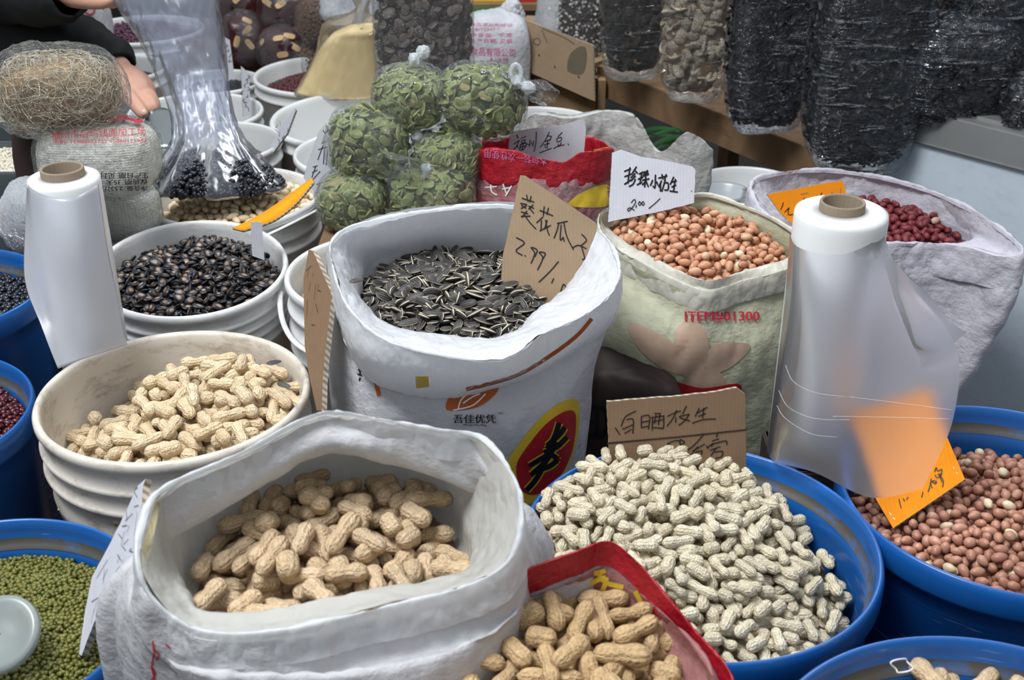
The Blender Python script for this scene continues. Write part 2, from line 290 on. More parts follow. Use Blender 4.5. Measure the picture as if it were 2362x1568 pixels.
def peanuts(m,L,r,hi=True,pre='peanut'):
    k,n=(15,14) if hi else (11,9); out=[]
    for i,(wst,a,b,bd,ll) in enumerate([(.26,1,.93,2.2,1.),(.20,.92,1.05,-1.5,1.04),(.34,1.0,.85,3.,1.),(.12,1.,1.,.5,.82),(.28,.9,1.,1.2,1.18),(.05,1,1,0,.62)]):
        out.append(rev_mesh(pre,peanut_prof(L*ll,r,wst,k,a,b),n,m,1,.95,bd,ridge=.045,seed=i))
    return out
def ellips(m,L,r,k=9,n=10,sy=1.,sz=1.,tip=0,core=False,p=2.,cnt=3,pre='bean'):
    return [rev_mesh(pre,ell_prof(L*s,r,k,p,tip*q),n,m,sy,sz*(1+.08*i),0,core,0,i) for i,(s,q) in enumerate([(1,1),(1.12,.8),(.88,1.2),(1.05,.5)][:cnt])]
# ---------------------------------------------------------------- packing
def polar(poly):
    P=np.asarray(poly)[:,:2]; c=P.mean(0); d=P-c; a=np.arctan2(d[:,1],d[:,0]); o=np.argsort(a); a=a[o]; r=np.hypot(*d.T)[o]
    A=np.concatenate([a-2*PI,a,a+2*PI]); Rr=np.tile(r,3)
    return c,lambda t: np.interp(t,A,Rr)
def circ(cx,cy,r,n=40): t=np.linspace(0,2*PI,n,endpoint=False); return np.stack([cx+r*np.cos(t),cy+r*np.sin(t)],1)
def pack(poly,surf,thick,rad,half,K=2,seed=0,iters=45,flat=.93,fill=.66,n=None,marg=None):
    rng=np.random.default_rng(seed); c,rho=polar(poly); marg=rad if marg is None else marg
    tt=np.linspace(-PI,PI,200); ar=np.mean(rho(tt)**2)*PI; vol=PI*rad**2*2*half*.85+4/3*PI*rad**3
    if n is None: n=int(fill*ar*thick/vol)
    t=rng.uniform(-PI,PI,n); rr=np.sqrt(rng.uniform(0,1,n))*(rho(t)-marg); C=np.stack([c[0]+rr*np.cos(t),c[1]+rr*np.sin(t),np.zeros(n)],1)
    C[:,2]=surf(C[:,0],C[:,1])-thick*rng.uniform(0,1,n); a=rng.normal(size=(n,3)); a[:,2]*=.35; a/=np.linalg.norm(a,axis=1,keepdims=True)
    off=np.linspace(-half,half,K) if K>1 else np.zeros(1); own=np.repeat(np.arange(n),K); P=C[:,None]+a[:,None]*off[None,:,None]
    for it in range(iters):
        Q=P.reshape(-1,3).astype(np.float32)
        if it%7==0:
            s=(Q**2).sum(1); d2=s[:,None]+s[None]-2*Q@Q.T; lim=(2*rad*1.5)**2; I,J=np.nonzero(d2<lim); k=(I<J)&(own[I]!=own[J]); I=I[k];J=J[k]
        d=Q[I]-Q[J]; l=np.linalg.norm(d,axis=1)+1e-7; ov=np.clip(2*rad-l,0,None)*.45; v=d/l[:,None]*ov[:,None]; mv=np.zeros_like(Q)
        for ax in range(3): mv[:,ax]=np.bincount(I,v[:,ax],len(Q))-np.bincount(J,v[:,ax],len(Q))
        P=(Q+mv).reshape(n,K,3).astype(float); C=P.mean(1)
        if K>1: a=P[:,-1]-P[:,0]; a[:,2]*=flat; a/=np.linalg.norm(a,axis=1,keepdims=True)+1e-9
        dx=C[:,:2]-c; t=np.arctan2(dx[:,1],dx[:,0]); q=np.hypot(*dx.T); lim2=np.maximum(rho(t)-marg,.001); f=np.minimum(1,lim2/np.maximum(q,1e-6)); C[:,:2]=c+dx*f[:,None]
        S=surf(C[:,0],C[:,1]); C[:,2]=np.clip(C[:,2]-.0002,S-thick,S+rad*.3); P=C[:,None]+a[:,None]*off[None,:,None]
    return C,a,C[:,2]-surf(C[:,0],C[:,1])
def frames(a,up=None,tilt=.6,rng=RNG,roll=False):
    n=len(a); z=rng.normal(size=(n,3))*tilt+(np.array([0,0,1.]) if up is None else up)
    if roll: z=rng.normal(size=(n,3))
    z-=a*(z*a).sum(1,keepdims=True); z/=np.linalg.norm(z,axis=1,keepdims=True)+1e-9; y=np.cross(z,a); return np.stack([a,y,z],2)
def mats4(C,Fm,s=None):
    n=len(C); T=np.zeros((n,4,4)); T[:,:3,:3]=Fm*(1 if s is None else s[:,None,None]); T[:,:3,3]=C; T[:,3,3]=1; return T
def merged(name,meshes,T,m,parent=None,rng=RNG):
    Vs=[];Fs=[];Us=[];As=[];o=0; idx=rng.integers(0,len(meshes),len(T))
    for k,me in enumerate(meshes):
        Tk=T[idx==k]; 
        if not len(Tk): continue
        v=np.empty(len(me.vertices)*3,np.float32); me.vertices.foreach_get('co',v); v=v.reshape(-1,3); nv=len(v)
        f=np.empty(len(me.loops),np.int32); me.loops.foreach_get('vertex_index',f); f=f.reshape(-1,4)
        G=np.einsum('nij,vj->nvi',Tk[:,:3,:3],v)+Tk[:,None,:3,3]; Vs.append(G.reshape(-1,3)); Fs.append((f[None]+(np.arange(len(Tk))*nv)[:,None,None]+o).reshape(-1,4)); o+=nv*len(Tk)
        u=np.zeros((len(f)*4,2),np.float32)
        if me.uv_layers:
            lu=np.empty(len(me.loops)*2,np.float32); me.uv_layers[0].data.foreach_get('uv',lu); u=lu.reshape(-1,2)
        Us.append(np.tile(u,(len(Tk),1)))
        ca=np.zeros(nv,np.float32)
        if 'core' in me.attributes: me.attributes['core'].data.foreach_get('value',ca)
        As.append(np.tile(ca,len(Tk)))
    me=mkmesh(name,np.concatenate(Vs),np.concatenate(Fs),[m],True,np.concatenate(Us)); a=me.attributes.new('core','FLOAT','POINT'); a.data.foreach_set('value',np.concatenate(As))
    return link(name,me,parent)
def spread(name,meshes,T,order,limit,label,cat,group,m,rest_label,rng=RNG):
    """the first `limit` (by order) are objects of their own, the others one 'stuff' object"""
    o=np.argsort(order); top=o[:limit]; rest=o[limit:]
    for i in top:
        ob=bpy.data.objects.new(name,meshes[rng.integers(0,len(meshes))]); COL.objects.link(ob); ob.matrix_world=Matrix(T[i].tolist()); ob['label']=label; ob['category']=cat; ob['group']=group
    if len(rest): tag(merged(name+'_heap',meshes,T[rest],m),rest_label,cat,None,'stuff')
def visorder(C,dz,camz=True):
    # nearer the top of the heap first
    return -dz
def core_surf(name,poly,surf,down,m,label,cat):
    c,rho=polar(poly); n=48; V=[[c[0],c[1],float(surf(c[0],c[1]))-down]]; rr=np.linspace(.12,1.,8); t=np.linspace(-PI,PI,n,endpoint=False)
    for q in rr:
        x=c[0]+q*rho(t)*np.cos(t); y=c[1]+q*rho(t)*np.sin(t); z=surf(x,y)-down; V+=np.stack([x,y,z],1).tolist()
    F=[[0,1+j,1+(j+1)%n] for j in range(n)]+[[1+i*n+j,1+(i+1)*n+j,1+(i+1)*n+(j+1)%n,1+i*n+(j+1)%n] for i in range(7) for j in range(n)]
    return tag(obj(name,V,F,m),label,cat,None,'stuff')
def hexbeans(name,poly,surf,pitch,meshes,m,label,cat,layers=2,clip=None,rng=RNG,lying=True):
    c,rho=polar(poly); r=rho(np.linspace(-PI,PI,90)).max(); Cs=[]
    for l in range(layers):
        xs=np.arange(-r,r,pitch); ys=np.arange(-r,r,pitch*.87); X,Y=np.meshgrid(xs,ys); X=X+(np.arange(len(ys))%2)[:,None]*pitch/2+l*pitch*.37; Y=Y+l*pitch*.5
        X=X.ravel()+rng.normal(0,pitch*.2,X.size); Y=Y.ravel()+rng.normal(0,pitch*.2,Y.size); k=np.hypot(X,Y)<rho(np.arctan2(Y,X))-pitch*.3; X=X[k]+c[0];Y=Y[k]+c[1]
        Cs.append(np.stack([X,Y,surf(X,Y)-l*pitch*.55+rng.normal(0,pitch*.16,len(X))],1))
    C=np.concatenate(Cs)
    if clip is not None: C=C[clip(C)]
    a=rng.normal(size=C.shape); a[:,2]*=.4; a/=np.linalg.norm(a,axis=1,keepdims=True)
    return tag(merged(name,meshes,mats4(C,frames(a,roll=True,rng=rng),rng.uniform(.88,1.12,len(C))),m),label,cat,None,'stuff')
def inview(C,mx=60):
    d=C-CAM; dep=d[:,1]*ct-d[:,2]*st; v=d[:,1]*st+d[:,2]*ct; px=1181+FPX*d[:,0]/dep; py=784-FPX*v/dep
    return (px>-mx)&(px<2362+mx)&(py>-mx)&(py<1568+mx)
# ---------------------------------------------------------------- signs and print
class Plane:
    def __init__(s,p,q,r): s.o=np.array(p,float); s.n=np.cross(np.array(q)-p,np.array(r)-p); s.n/=np.linalg.norm(s.n); s.n*= -1 if s.n@(s.o-CAM)>0 else 1
    def P(s,px,py,off=0.): d=ray(px,py); return CAM+d*((s.n@(s.o-CAM)+off)/(s.n@d))
def ribbon(pts,w,nrm):
    V=[];F=[]; pts=[np.array(p) for p in pts]; nrm=np.array(nrm)
    for i,p in enumerate(pts):
        b=len(V); t=np.linspace(0,2*PI,8,endpoint=False); x=np.cross(nrm,[0,0,1.]); x/=np.linalg.norm(x)+1e-9; y=np.cross(nrm,x)
        for a in t: V.append(p+(x*math.cos(a)+y*math.sin(a))*w*.5+nrm*1e-5*i)
        F.append(list(range(b,b+8)))
        if i:
            d=p-pts[i-1]; s=np.cross(nrm,d); s=s/(np.linalg.norm(s)+1e-9)*w*.5; b=len(V); V+=[pts[i-1]-s,pts[i-1]+s,p+s,p-s]; F.append([b,b+1,b+2,b+3])
    return V,F
def strokes(name,pl,data,org,sc,wpx,m,parent,off=.0007):
    V=[];F=[]
    for s in data:
        pts=[pl.P(org[0]+x*sc,org[1]+y*sc,off) for x,y in s]; 
        if len(pts)>2: pts=list(smo(pts,4))
        dep=np.linalg.norm(pts[0]-CAM); v,f=ribbon(pts,wpx*dep/FPX,pl.n); b=len(V); V+=v; F+=[[i+b for i in q] for q in f]
    return obj(name,V,F,m,parent,False)
def card(name,poly,pl,th,mats,label,cat='sign',tear=.0,group=None):
    """cardboard cut to an outline lying in a plane, with real thickness and a fluted edge"""
    rr=random.Random(len(poly)*7+int(poly[0][0])); pts=[]
    n=len(poly)
    for i in range(n):
        a=np.array(poly[i],float); b=np.array(poly[(i+1)%n],float); k=max(1,int(np.linalg.norm(b-a)/14)) if tear else 1
        for j in range(k): q=a+(b-a)*j/k; pts.append(q+(np.array([rr.uniform(-tear,tear),rr.uniform(-tear,tear)]) if j else 0))
    Fr=[pl.P(x,y) for x,y in pts]; Bk=[p-pl.n*th for p in Fr]; N=len(Fr)
    F=[list(range(N)),list(range(2*N-1,N-1,-1))]+[[i,i+N,(i+1)%N+N,(i+1)%N] for i in range(N)]
    o=obj(name,Fr+Bk,F,list(mats),None,False,mi=[0,0]+[1]*N); return tag(o,label,cat,group)
def text_mesh(body,align='LEFT',shear=0.,bold=0.):
    cu=bpy.data.curves.new('lettering','FONT'); cu.body=body; cu.size=1; cu.shear=shear; cu.resolution_u=2; o=bpy.data.objects.new('lettering',cu); COL.objects.link(o)
    dg=bpy.context.evaluated_depsgraph_get(); me=bpy.data.meshes.new_from_object(o.evaluated_get(dg)); COL.objects.unlink(o); bpy.data.objects.remove(o)
    bm=bmesh.new(); bm.from_mesh(me); bpy.data.meshes.remove(me)
    bmesh.ops.triangulate(bm,faces=bm.faces[:]); 
    for _ in range(2):
        e_=[e for e in bm.edges if e.calc_length()>.24]
        if e_: bmesh.ops.subdivide_edges(bm,edges=e_,cuts=1); bmesh.ops.triangulate(bm,faces=[f for f in bm.faces if len(f.verts)>3])
    bm.verts.index_update()
    V=np.array([v.co[:2] for v in bm.verts]).reshape(-1,2); F=[[v.index for v in f.verts] for f in bm.faces]; bm.free(); return V,F
def bvh(o):
    me=o.data; mw=o.matrix_world; return BVHTree.FromPolygons([tuple(v.co) for v in me.vertices],[tuple(p.vertices) for p in me.polygons])
def project(tree,P2,F,m,name,parent,off=.0012,fallback=None):
    V=[];ok=[]
    for x,y in P2:
        d=Vector(ray(x,y)).normalized(); h=tree.ray_cast(Vector(CAM),d)
        if h[0] is None: V.append((0,0,0)); ok.append(False)
        else: V.append(tuple(h[0]-d*off)); ok.append(True)
    F=[f for f in F if all(ok[i] for i in f)]
    if not F: return None
    V=np.array(V); 
    F=[f for f in F if max(np.linalg.norm(V[f[i]]-V[f[i-1]]) for i in range(len(f)))<.06]
    used=sorted({i for f in F for i in f}); mp={u:i for i,u in enumerate(used)}
    return obj(name,V[used],[[mp[i] for i in f] for f in F],m,parent)
def text_on(o,body,tl,tr,bl,m,name='lettering',bold=0.,shear=0.,off=.0012):
    V,F=text_mesh(body,shear=shear,bold=bold); lo=V.min(0); hi=V.max(0); U=(V-lo)/(hi-lo); copies=[(0,0)] if bold<.01 else [(0,0),(bold*1.6/(hi-lo)[0],0),(-bold*1.6/(hi-lo)[0],0)]; n_=len(U); U=np.concatenate([U+np.array(c_) for c_ in copies]); F=[[i+n_*k for i in f] for k in range(len(copies)) for f in F]; tl,tr,bl=map(np.array,(tl,tr,bl)); P=tl+U[:,:1]*(tr-tl)+(1-U[:,1:])*(bl-tl)
    return project(bvh(o),P,F,m,name,o,off)
def blot(o,poly,m,name,parent=None,off=.0008,step=12):
    """print of any outline laid on a curved surface"""
    bm=bmesh.new(); P=np.array(poly,float); P=smc(P,len(P)*4)[:, :2] if len(poly)>4 else P
    vs=[bm.verts.new((x,y,0)) for x,y in P]; f=bm.faces.new(vs); bmesh.ops.triangulate(bm,faces=[f])
    for _ in range(3):
        e=[e for e in bm.edges if e.calc_length()>step]
        if e: bmesh.ops.subdivide_edges(bm,edges=e,cuts=1); bmesh.ops.triangulate(bm,faces=bm.faces[:])
    bm.verts.index_update(); V=[tuple(v.co[:2]) for v in bm.verts]; F=[[v.index for v in f.verts] for f in bm.faces]; bm.free()
    return project(bvh(o),V,F,m,name,parent or o,off)
def lines_on(o,data,org,sc,wpx,m,name,off=.0014):
    V=[];F=[]; tree=bvh(o)
    for s in data:
        pts=[np.array([org[0]+x*sc,org[1]+y*sc,0.]) for x,y in s]; pts=list(smo(pts,4)) if len(pts)>2 else pts
        v,f=ribbon(pts,wpx,(0,0,1.)); b=len(V); V+=[tuple(q[:2]) for q in v]; F+=[[i+b for i in q] for q in f]
    return project(tree,V,F,m,name,o,off)
# ================================================================ SETTING
M['floor']=plain('wet_concrete',(.035,.034,.033),.7,.3,.3,6,.3); M['wall']=plain('dark_wall',(.030,.027,.025),.9,.1,.3,3)
bx=box((0,2.2,-.05),(9,8,.1)); tag(bobj('floor',bx,M['floor']),'dark concrete floor under the stall','floor',None,'structure')
tag(bobj('wall_back',box((0,5.1,1.5),(9,.12,3.0)),M['wall']),'dark wall behind the market stall','wall',None,'structure')
tag(bobj('wall_right',box((2.6,3.1,1.4),(.12,4.2,2.8)),M['wall']),'dark wall right of the mushroom shelf','wall',None,'structure')
def woodmat(name,c,sc=6,rough=.7):
    b=NB(name); w_=b.new('TexWave',bands_direction='Y'); w_.inputs['Scale'].default_value=sc; w_.inputs['Distortion'].default_value=9; w_.inputs['Detail'].default_value=4; b.L(b.co('Object',(1,1,1.3)),w_.inputs['Vector'])
    n=b.noise(12,6); b.base(b.mix(b.math('MULTIPLY',w_.outputs[0],.5),b.mix(n,c,tuple(x*.62 for x in c)),tuple(x*.5 for x in c))); b.nrm(b.bump(n,.15,.002)); return b.set(rough,.25)
M['wood']=woodmat('weathered_plywood',(.27,.165,.09)); M['woodl']=woodmat('pale_box_wood',(.33,.215,.11)); M['tarp']=plain('black_tarp',(.012,.012,.014),.5,.4,.3,8,.5)
# low platforms that carry buckets and sacks (hidden below the rims in the photo)
def platform(name,x0,x1,y0,y1,z,label):
    t=empty(name,((x0+x1)/2,(y0+y1)/2,0),label,'platform')
    n=max(2,int((x1-x0)/.12)); wd=(x1-x0)/n
    for i in range(n): bobj('board',box((x0+wd*(i+.5),(y0+y1)/2,z-.0125),(wd-.008,y1-y0,.025),0,.002),M['wood'],t)
    for yy in (y0+.05,(y0+y1)/2,y1-.05): bobj('bearer',box(((x0+x1)/2,yy,(z-.025)/2),(x1-x0,.06,z-.025)),M['wood'],t)
platform('low_platform',-.70,.00,1.02,2.02,.38,'low board platform under the white buckets')
platform('rear_platform',-1.03,.12,2.04,2.90,.22,'low board platform under the rear buckets')
platform('rear_platform',-1.35,-.26,2.96,3.80,.20,'low board platform under the rearmost buckets')
# ---------------------------------------------------------------- bins and buckets
def blue_bin(c,r,h,label):
    x,y,z=c; t=empty('blue_bin',(x,y,z-h),label,'bin','blue plastic bins')
    pr=[(.001,z-h+.02),(r*.78,z-h+.02),(r*.915,z-.045),(r*.918,z-.030),(r*.945,z-.026),(r*.952,z-.010),(r*.962,z-.001),(r*.975,z+.001),(r*.988,z-.001),(r,z-.008),(r,z-.026),(r*.99,z-.031),(r*.965,z-.033),(r*.962,z-.050),(r*.955,z-.052),(r*.80,z-h+.01),(r*.78,z-h),(.001,z-h)]
    V,F,uv=lathe([(a,b) for a,b in pr],128,(x,y,0)); obj('shell',V,F,M['blue'],t,uv=uv)
    V,F,uv=lathe([(r*.9165,z-.030),(r*.930,z-.0265),(r*.9435,z-.0245),(r*.949,z-.018)],128,(x,y,0)); obj('grime_ring',V,F,M['bluedirt'],t,uv=uv)
    return t
def white_bucket(c,r,h,label,mat='wplast',rings=(.040,.062),tilt=None,flange=None,name='white_bucket',handle=None,group='white plastic buckets'):
    x,y,z=c; t=empty(name,(x,y,z-h),label,'bucket',group)
    pr=[(.001,-h+.006),(r*.84,-h+.006),(r*.935,-.012),(r*.942,-.003),(r*.958,.0015),(r*.985,.0015),(r,-.003),(r*1.0,-.008),(r*.985,-.012),(r*.968,-.014)]
    for d in rings: pr+=[(r*.962,-d+.006),(r*.985,-d+.003),(r*.992,-d),(r*.985,-d-.003),(r*.958,-d-.006)]
    if flange: pr+=[(r*.935,-flange+.030),(r*.945,-flange+.02),(r*.96,-flange+.012),(r*.95,-flange),(r*.90,-flange-.006)]
    pr+=[(r*.84,-h+.008),(r*.825,-h),(.001,-h)]
    V,F,uv=lathe(pr,128,(x,y,z),tilt); obj('shell',V,F,M[mat],t,uv=uv)
    if handle:
        a0,a1,drop,rr=handle; P=[]
        for k in range(25):
            s=k/24; a=a0+(a1-a0)*s; P.append((x+math.cos(a)*r*rr,y+math.sin(a)*r*rr,z-.03-drop*math.sin(s*PI)))
        tubeobj('handle',P,[.004]*25,M[mat],t,n=8,flat=.5)
    return t
def tube(P,rad,n=10,caps=True,flat=1.):
    P=[Vector(p) for p in P]; V=[];k=len(P); up=Vector((0,0,1)); rs=rad if hasattr(rad,'__len__') else [rad]*k
    if caps:
        d0=(P[0]-P[1]).normalized(); d1=(P[-1]-P[-2]).normalized(); P=[P[0]+d0*rs[0]*.9,P[0]+d0*rs[0]*.5]+P+[P[-1]+d1*rs[-1]*.5,P[-1]+d1*rs[-1]*.9]; rs=[rs[0]*.3,rs[0]*.8]+list(rs)+[rs[-1]*.8,rs[-1]*.3]; k+=4
    x=None
    for i in range(k):
        d=(P[min(i+1,k-1)]-P[max(i-1,0)]).normalized()
        if x is None: x=d.cross(up if abs(d.z)<.9 else Vector((1,0,0))).normalized()
        x=(x-d*x.dot(d)).normalized(); y=d.cross(x)
        for j in range(n): a=2*PI*j/n; V.append(P[i]+(x*math.cos(a)+y*math.sin(a)*flat)*rs[i])
    F=grid_faces(k,n).tolist()
    if caps: F+= [list(range(n))[::-1],list(range((k-1)*n,k*n))]
    return [tuple(v) for v in V],F
def tubeobj(name,P,rad,m,parent=None,n=10,flat=1.):
    V,F=tube(P,rad,n,True,flat); return obj(name,V,F,m,parent)
A=(-.376,1.171,.775); rA=.15
white_bucket(A,rA,.39,'large worn white bucket of peanuts in front of the left film roll','wplast_dirty',(.038,.064),flange=.110)
B=(.182,.956,.733); rB=.175; blue_bin(B,rB,.73,'blue bin of small pale peanuts in front of the brown cardboard sign')
C_=(-.456,1.875,.741); rC=.14
white_bucket(C_,rC,.36,'white bucket of blanched peanuts under the bulging plastic bag',handle=(R(-75),R(15),-.02,1.02))
E_=(-.452,1.564,.752); rE=.135
white_bucket(E_,rE,.36,'white bucket of black melon seeds with orange card','wplast',(.030,.046,.062,.078),tilt=(R(7),(1,.2,0)))
I_=(-.172,1.535,.758); rI=.142
white_bucket(I_,rI,.375,'white bucket behind the tall brown cardboard, with looped handle','wplast',(.040,.070,.1),handle=(R(-178),R(-85),.035,1.06))
F_=(.347,.597,.777); rF=.175; blue_bin(F_,rF,.77,'blue bin at the bottom right corner with few peanuts')
G_=(.520,1.047,.7276); rG=.178; blue_bin(G_,rG,.72,'blue bin of brown-skinned peanut kernels below the white freezer')
H_=(-.478,.842,.735); rH=.15; blue_bin(H_,rH,.73,'blue bin of green mung beans at the bottom left')
N1=(-.751,1.427,.78); blue_bin(N1,.14,.77,'blue bin of black beans at the left edge')
N2=(-.701,1.18,.740); blue_bin(N2,.152,.73,'blue bin of dark red beans, left of the worn bucket')
D_=(-.325,2.64,.6375); white_bucket(D_,.215,.41,'wide empty white bucket below the yellow millet bag','wplast_clean',(.035,))
D2=(-.262,2.115,.735); white_bucket(D2,.135,.355,'empty white bucket left of the pumpkin seed bags','wplast_clean',(.035,))
L_=(-.6275,2.4675,.6375); white_bucket(L_,.141,.41,'white bucket of round black beans behind the plastic bag','wplast_clean',(.035,))
K_=(-.737,2.748,.618); white_bucket(K_,.157,.39,'white bucket of black beans with a standing card','wplast_clean',(.035,))
J_=(-.483,3.148,.598); white_bucket(J_,.195,.37,'white bucket of dark red beans behind the empty bucket','wplast_clean',(.035,))
Mq=(-.80,3.255,.55); white_bucket(Mq,.119,.33,'small white bucket of black beans right of the plastic bag','wplast_clean',(.035,))
Q_=(-.90,2.50,.64); white_bucket(Q_,.12,.42,'white bucket of black rice under the scooping hand','wplast_clean',(.035,))
Q2=(-1.06,3.20,.60); white_bucket(tuple(Q2),.14,.40,'white bucket of dark grain beyond the sleeve','wplast_clean',(.035,))
Q3=(-1.08,3.56,.62); white_bucket(Q3,.18,.42,'white bucket of purple kidney beans beyond the person','wplast_clean',(.035,))
P_=W(1240,290,.66); white_bucket(tuple(P_),.14,.44,'cream rimmed bucket behind the big woven sack','wplast_clean',(.035,))
O_=(.447,2.17,.650); white_bucket(O_,.105,.40,'white tub with a clear cup between the sacks and the shelf','wplast_clean',(.035,))
t=empty('clear_cup',(O_[0]-.055,O_[1]-.02,O_[2]-.09),'clear ribbed plastic cup inside the white tub','cup')
M['clearcup']=frostmat('cup_plastic',(.8,.85,.85),rough=.15,dens=.2,clear=.5)
V,F,uv=lathe([(.001,-.09),(.035,-.09),(.042,-.03),(.045,-.028),(.046,-.005),(.049,-.004),(.049,0),(.0475,0),(.044,-.006),(.043,-.026),(.040,-.03),(.033,-.086),(.001,-.086)],64,(O_[0]-.052,O_[1]-.028,O_[2]+.0)); obj('cup_wall',V,F,M['clearcup'],t)
# ================================================================ SACKS
def scaled(Cl,k,dz,cen=None,z=None):
    P=np.array(Cl,float); c=P.mean(0) if cen is None else np.array(cen); Q=P.copy(); Q[:,:2]=c[:2]+(P[:,:2]-c[:2])*k; Q[:,2]=P[:,2]+dz if z is None else z; return Q
def WL(L,z=None): return np.array([W(p[0],p[1],p[2] if z is None else z) for p in L])
def ellip(Cl,k,z,rx,ry,cen=None,sup=2.4):
    P=np.array(Cl,float); c=P.mean(0) if cen is None else np.array(cen); d=P[:,:2]-c[:2]; a=np.arctan2(d[:,1]/ry,d[:,0]/rx); q=1/((abs(np.cos(a))**sup+abs(np.sin(a))**sup)**(1/sup))
    return np.stack([c[0]+k*rx*q*np.cos(a),c[1]+k*ry*q*np.sin(a),np.full(len(P),z)],1)
M['wv_white']=weavemat('white_woven_sack',(.70,.71,.74),(.62,.63,.67),.45,900,.3,.12,(.52,.50,.46))
M['wv_front']=weavemat('pale_woven_sack',(.66,.66,.67),(.58,.58,.60),.5,900,.3,.1)
M['wv_cream']=weavemat('cream_woven_sack',(.60,.60,.42),(.50,.50,.36),.5,900,.35,.1,(.40,.38,.27))
M['wv_yel']=weavemat('yellowed_woven_edge',(.66,.60,.36),(.55,.48,.27),.55,800,.4,.1)
M['wv_r']=weavemat('thick_white_woven_sack',(.70,.68,.74),(.62,.60,.68),.75,520,.6,.08,wr=1.2)
M['wv_back']=weavemat('glossy_white_woven_sack',(.66,.66,.64),(.56,.56,.52),.3,700,.5,.2,wr=1.3,spec=.6)
M['lin']=linermat('white_plastic_liner',(.86,.88,.90),.05,.4); M['lin_w']=linermat('thick_white_liner',(.80,.81,.84),.0,.25); M['lin_c']=linermat('cream_liner',(.72,.70,.60),.0,.25)
M['lin_y']=linermat('milky_liner',(.85,.84,.78),.06,.5)
M['redbag']=weavemat('red_woven_bag',(.50,.012,.03),(.42,.008,.02),.28,700,.5,.08,wr=1.3,spec=.6)
M['redin']=weavemat('inside_of_red_bag',(.52,.25,.24),(.42,.17,.17),.5,700,.4,.3,wr=1.)
M['redlow']=weavemat('faded_red_print_bag',(.50,.11,.14),(.40,.30,.30),.25,600,.6,.15,wr=1.5,spec=.6)
# ---- S1 front peanut sack
t=S1=empty('peanut_sack',(-.15,.85,0),'front white woven sack of golden peanuts with open milky liner','sack')
S1c=WL([(325,1310,.89),(335,1200,.905),(385,1125,.915),(550,1050,.925),(735,955,.94),(870,968,.94),(1000,992,.935),(1105,1012,.93),(1185,1110,.92),(1195,1220,.895),(1160,1300,.875),(1060,1355,.865),(880,1400,.855),(660,1450,.852),(480,1455,.85),(380,1400,.865)])
S1i=WL([(425,1320),(450,1250),(510,1195),(590,1150),(690,1100),(790,1093),(900,1100),(990,1130),(1045,1175),(1072,1240),(1085,1300),(1060,1345),(900,1380),(720,1410),(500,1435),(450,1385)],.835)
cen=S1i.mean(0)
G=loft([scaled(S1i,.8,-.05,cen),scaled(S1i,1.0,-.022,cen),scaled(S1i,1.03,.012,cen),S1i*.35+S1c*.65+np.array([0,0,.004]),S1c],6,140)
G=wrinkle(G,.0035,16,1); gobj('liner',G,M['lin_y'],t,True)
lip=[S1c+np.array([0,0,-.0005])]
o1=scaled(S1c,1.03,-.010,cen); o2=scaled(S1c,1.07,-.035,cen); 
for q in (o1,o2): q[4:9]=scaled(S1c,1.015,-.03 if q is o2 else -.01,cen)[4:9]
o3=ellip(S1c,1,.80,.172,.150,cen); o4=ellip(S1c,1,.62,.168,.150,cen); o5=ellip(S1c,1,.30,.16,.15,cen); o6=ellip(S1c,1,.02,.14,.13,cen)
G=loft([S1c,scaled(S1c,1.02,.001,cen),o1,scaled(o1,1.015,-.018,cen)],6,140); G=wrinkle(G,.003,20,3); gobj('liner_lip',G,M['lin'],t,True)
G=loft([scaled(S1c,1.0,-.006,cen),scaled(S1c,1.012,-.012,cen),scaled(o2,.985,-.01,cen),scaled(o3,1,.01,cen),o4,o5,o6,scaled(o6,.1,0,cen)],6,140); G=wrinkle(G,.006,11,5); s1b=gobj('sack_body',G,M['wv_front'],t,True)
# yellowed inner face of the folded outer edge on the left
yl=[[(365,1118,.918),(352,1180,.905),(335,1240,.90),(318,1305,.888),(330,1370,.86),(350,1440,.83)],[(372,1150,.905),(362,1200,.90),(350,1260,.892),(336,1320,.88),(345,1370,.858),(362,1425,.835)]]
Gy=np.array([smo([W(*p) for p in r],4) for r in yl]); obj('folded_edge',Gy.reshape(-1,3),grid_faces(2,Gy.shape[1],False),M['wv_yel'],t)
lines_on(s1b,[[(0,0),(3,30),(-2,60),(4,90),(0,130)],[(2,20),(14,30),(8,45)],[(-4,60),(6,75),(-6,95)],[(30,8),(42,18)]],(352,1478),1,4,M['redink'],'red_stitching')
lines_on(s1b,[[(0,0),(8,5),(24,0)],[(14,0),(6,22),(12,44)],[(2,28),(16,30),(12,48)]],(752,1466),1,4,M['redink'],'red_print')
# ---- S2 red peanut bag at the bottom
t=S2=empty('red_peanut_bag',(.06,.72,0),'red and white bag of large brown peanuts at the bottom centre','sack')
S2c=WL([(900,1520,.80),(880,1475,.80),(960,1430,.815),(1090,1370,.83),(1220,1315,.84),(1330,1275,.845),(1405,1252,.845),(1470,1300,.835),(1530,1370,.82),(1600,1455,.80),(1690,1570,.78),(1660,1700,.77),(1500,1790,.76),(1280,1800,.76),(1050,1760,.76),(920,1640,.78)])
cen2=S2c.mean(0); S2i=WL([(955,1560),(970,1500),(1030,1455),(1110,1412),(1200,1375),(1290,1352),(1385,1345),(1470,1372),(1540,1425),(1605,1490),(1645,1570),(1620,1690),(1480,1770),(1280,1780),(1060,1750),(930,1640)],.806)
G=loft([scaled(S2i,.7,-.06),scaled(S2i,.99,-.02),scaled(S2i,1.0,.0),S2i*.45+scaled(S2c,.975,-.022,cen2)*.55,scaled(S2c,.978,-.0225,cen2)],6,140); G=wrinkle(G,.004,14,9); s2in=gobj('bag_inside',G,M['redin'],t,True)
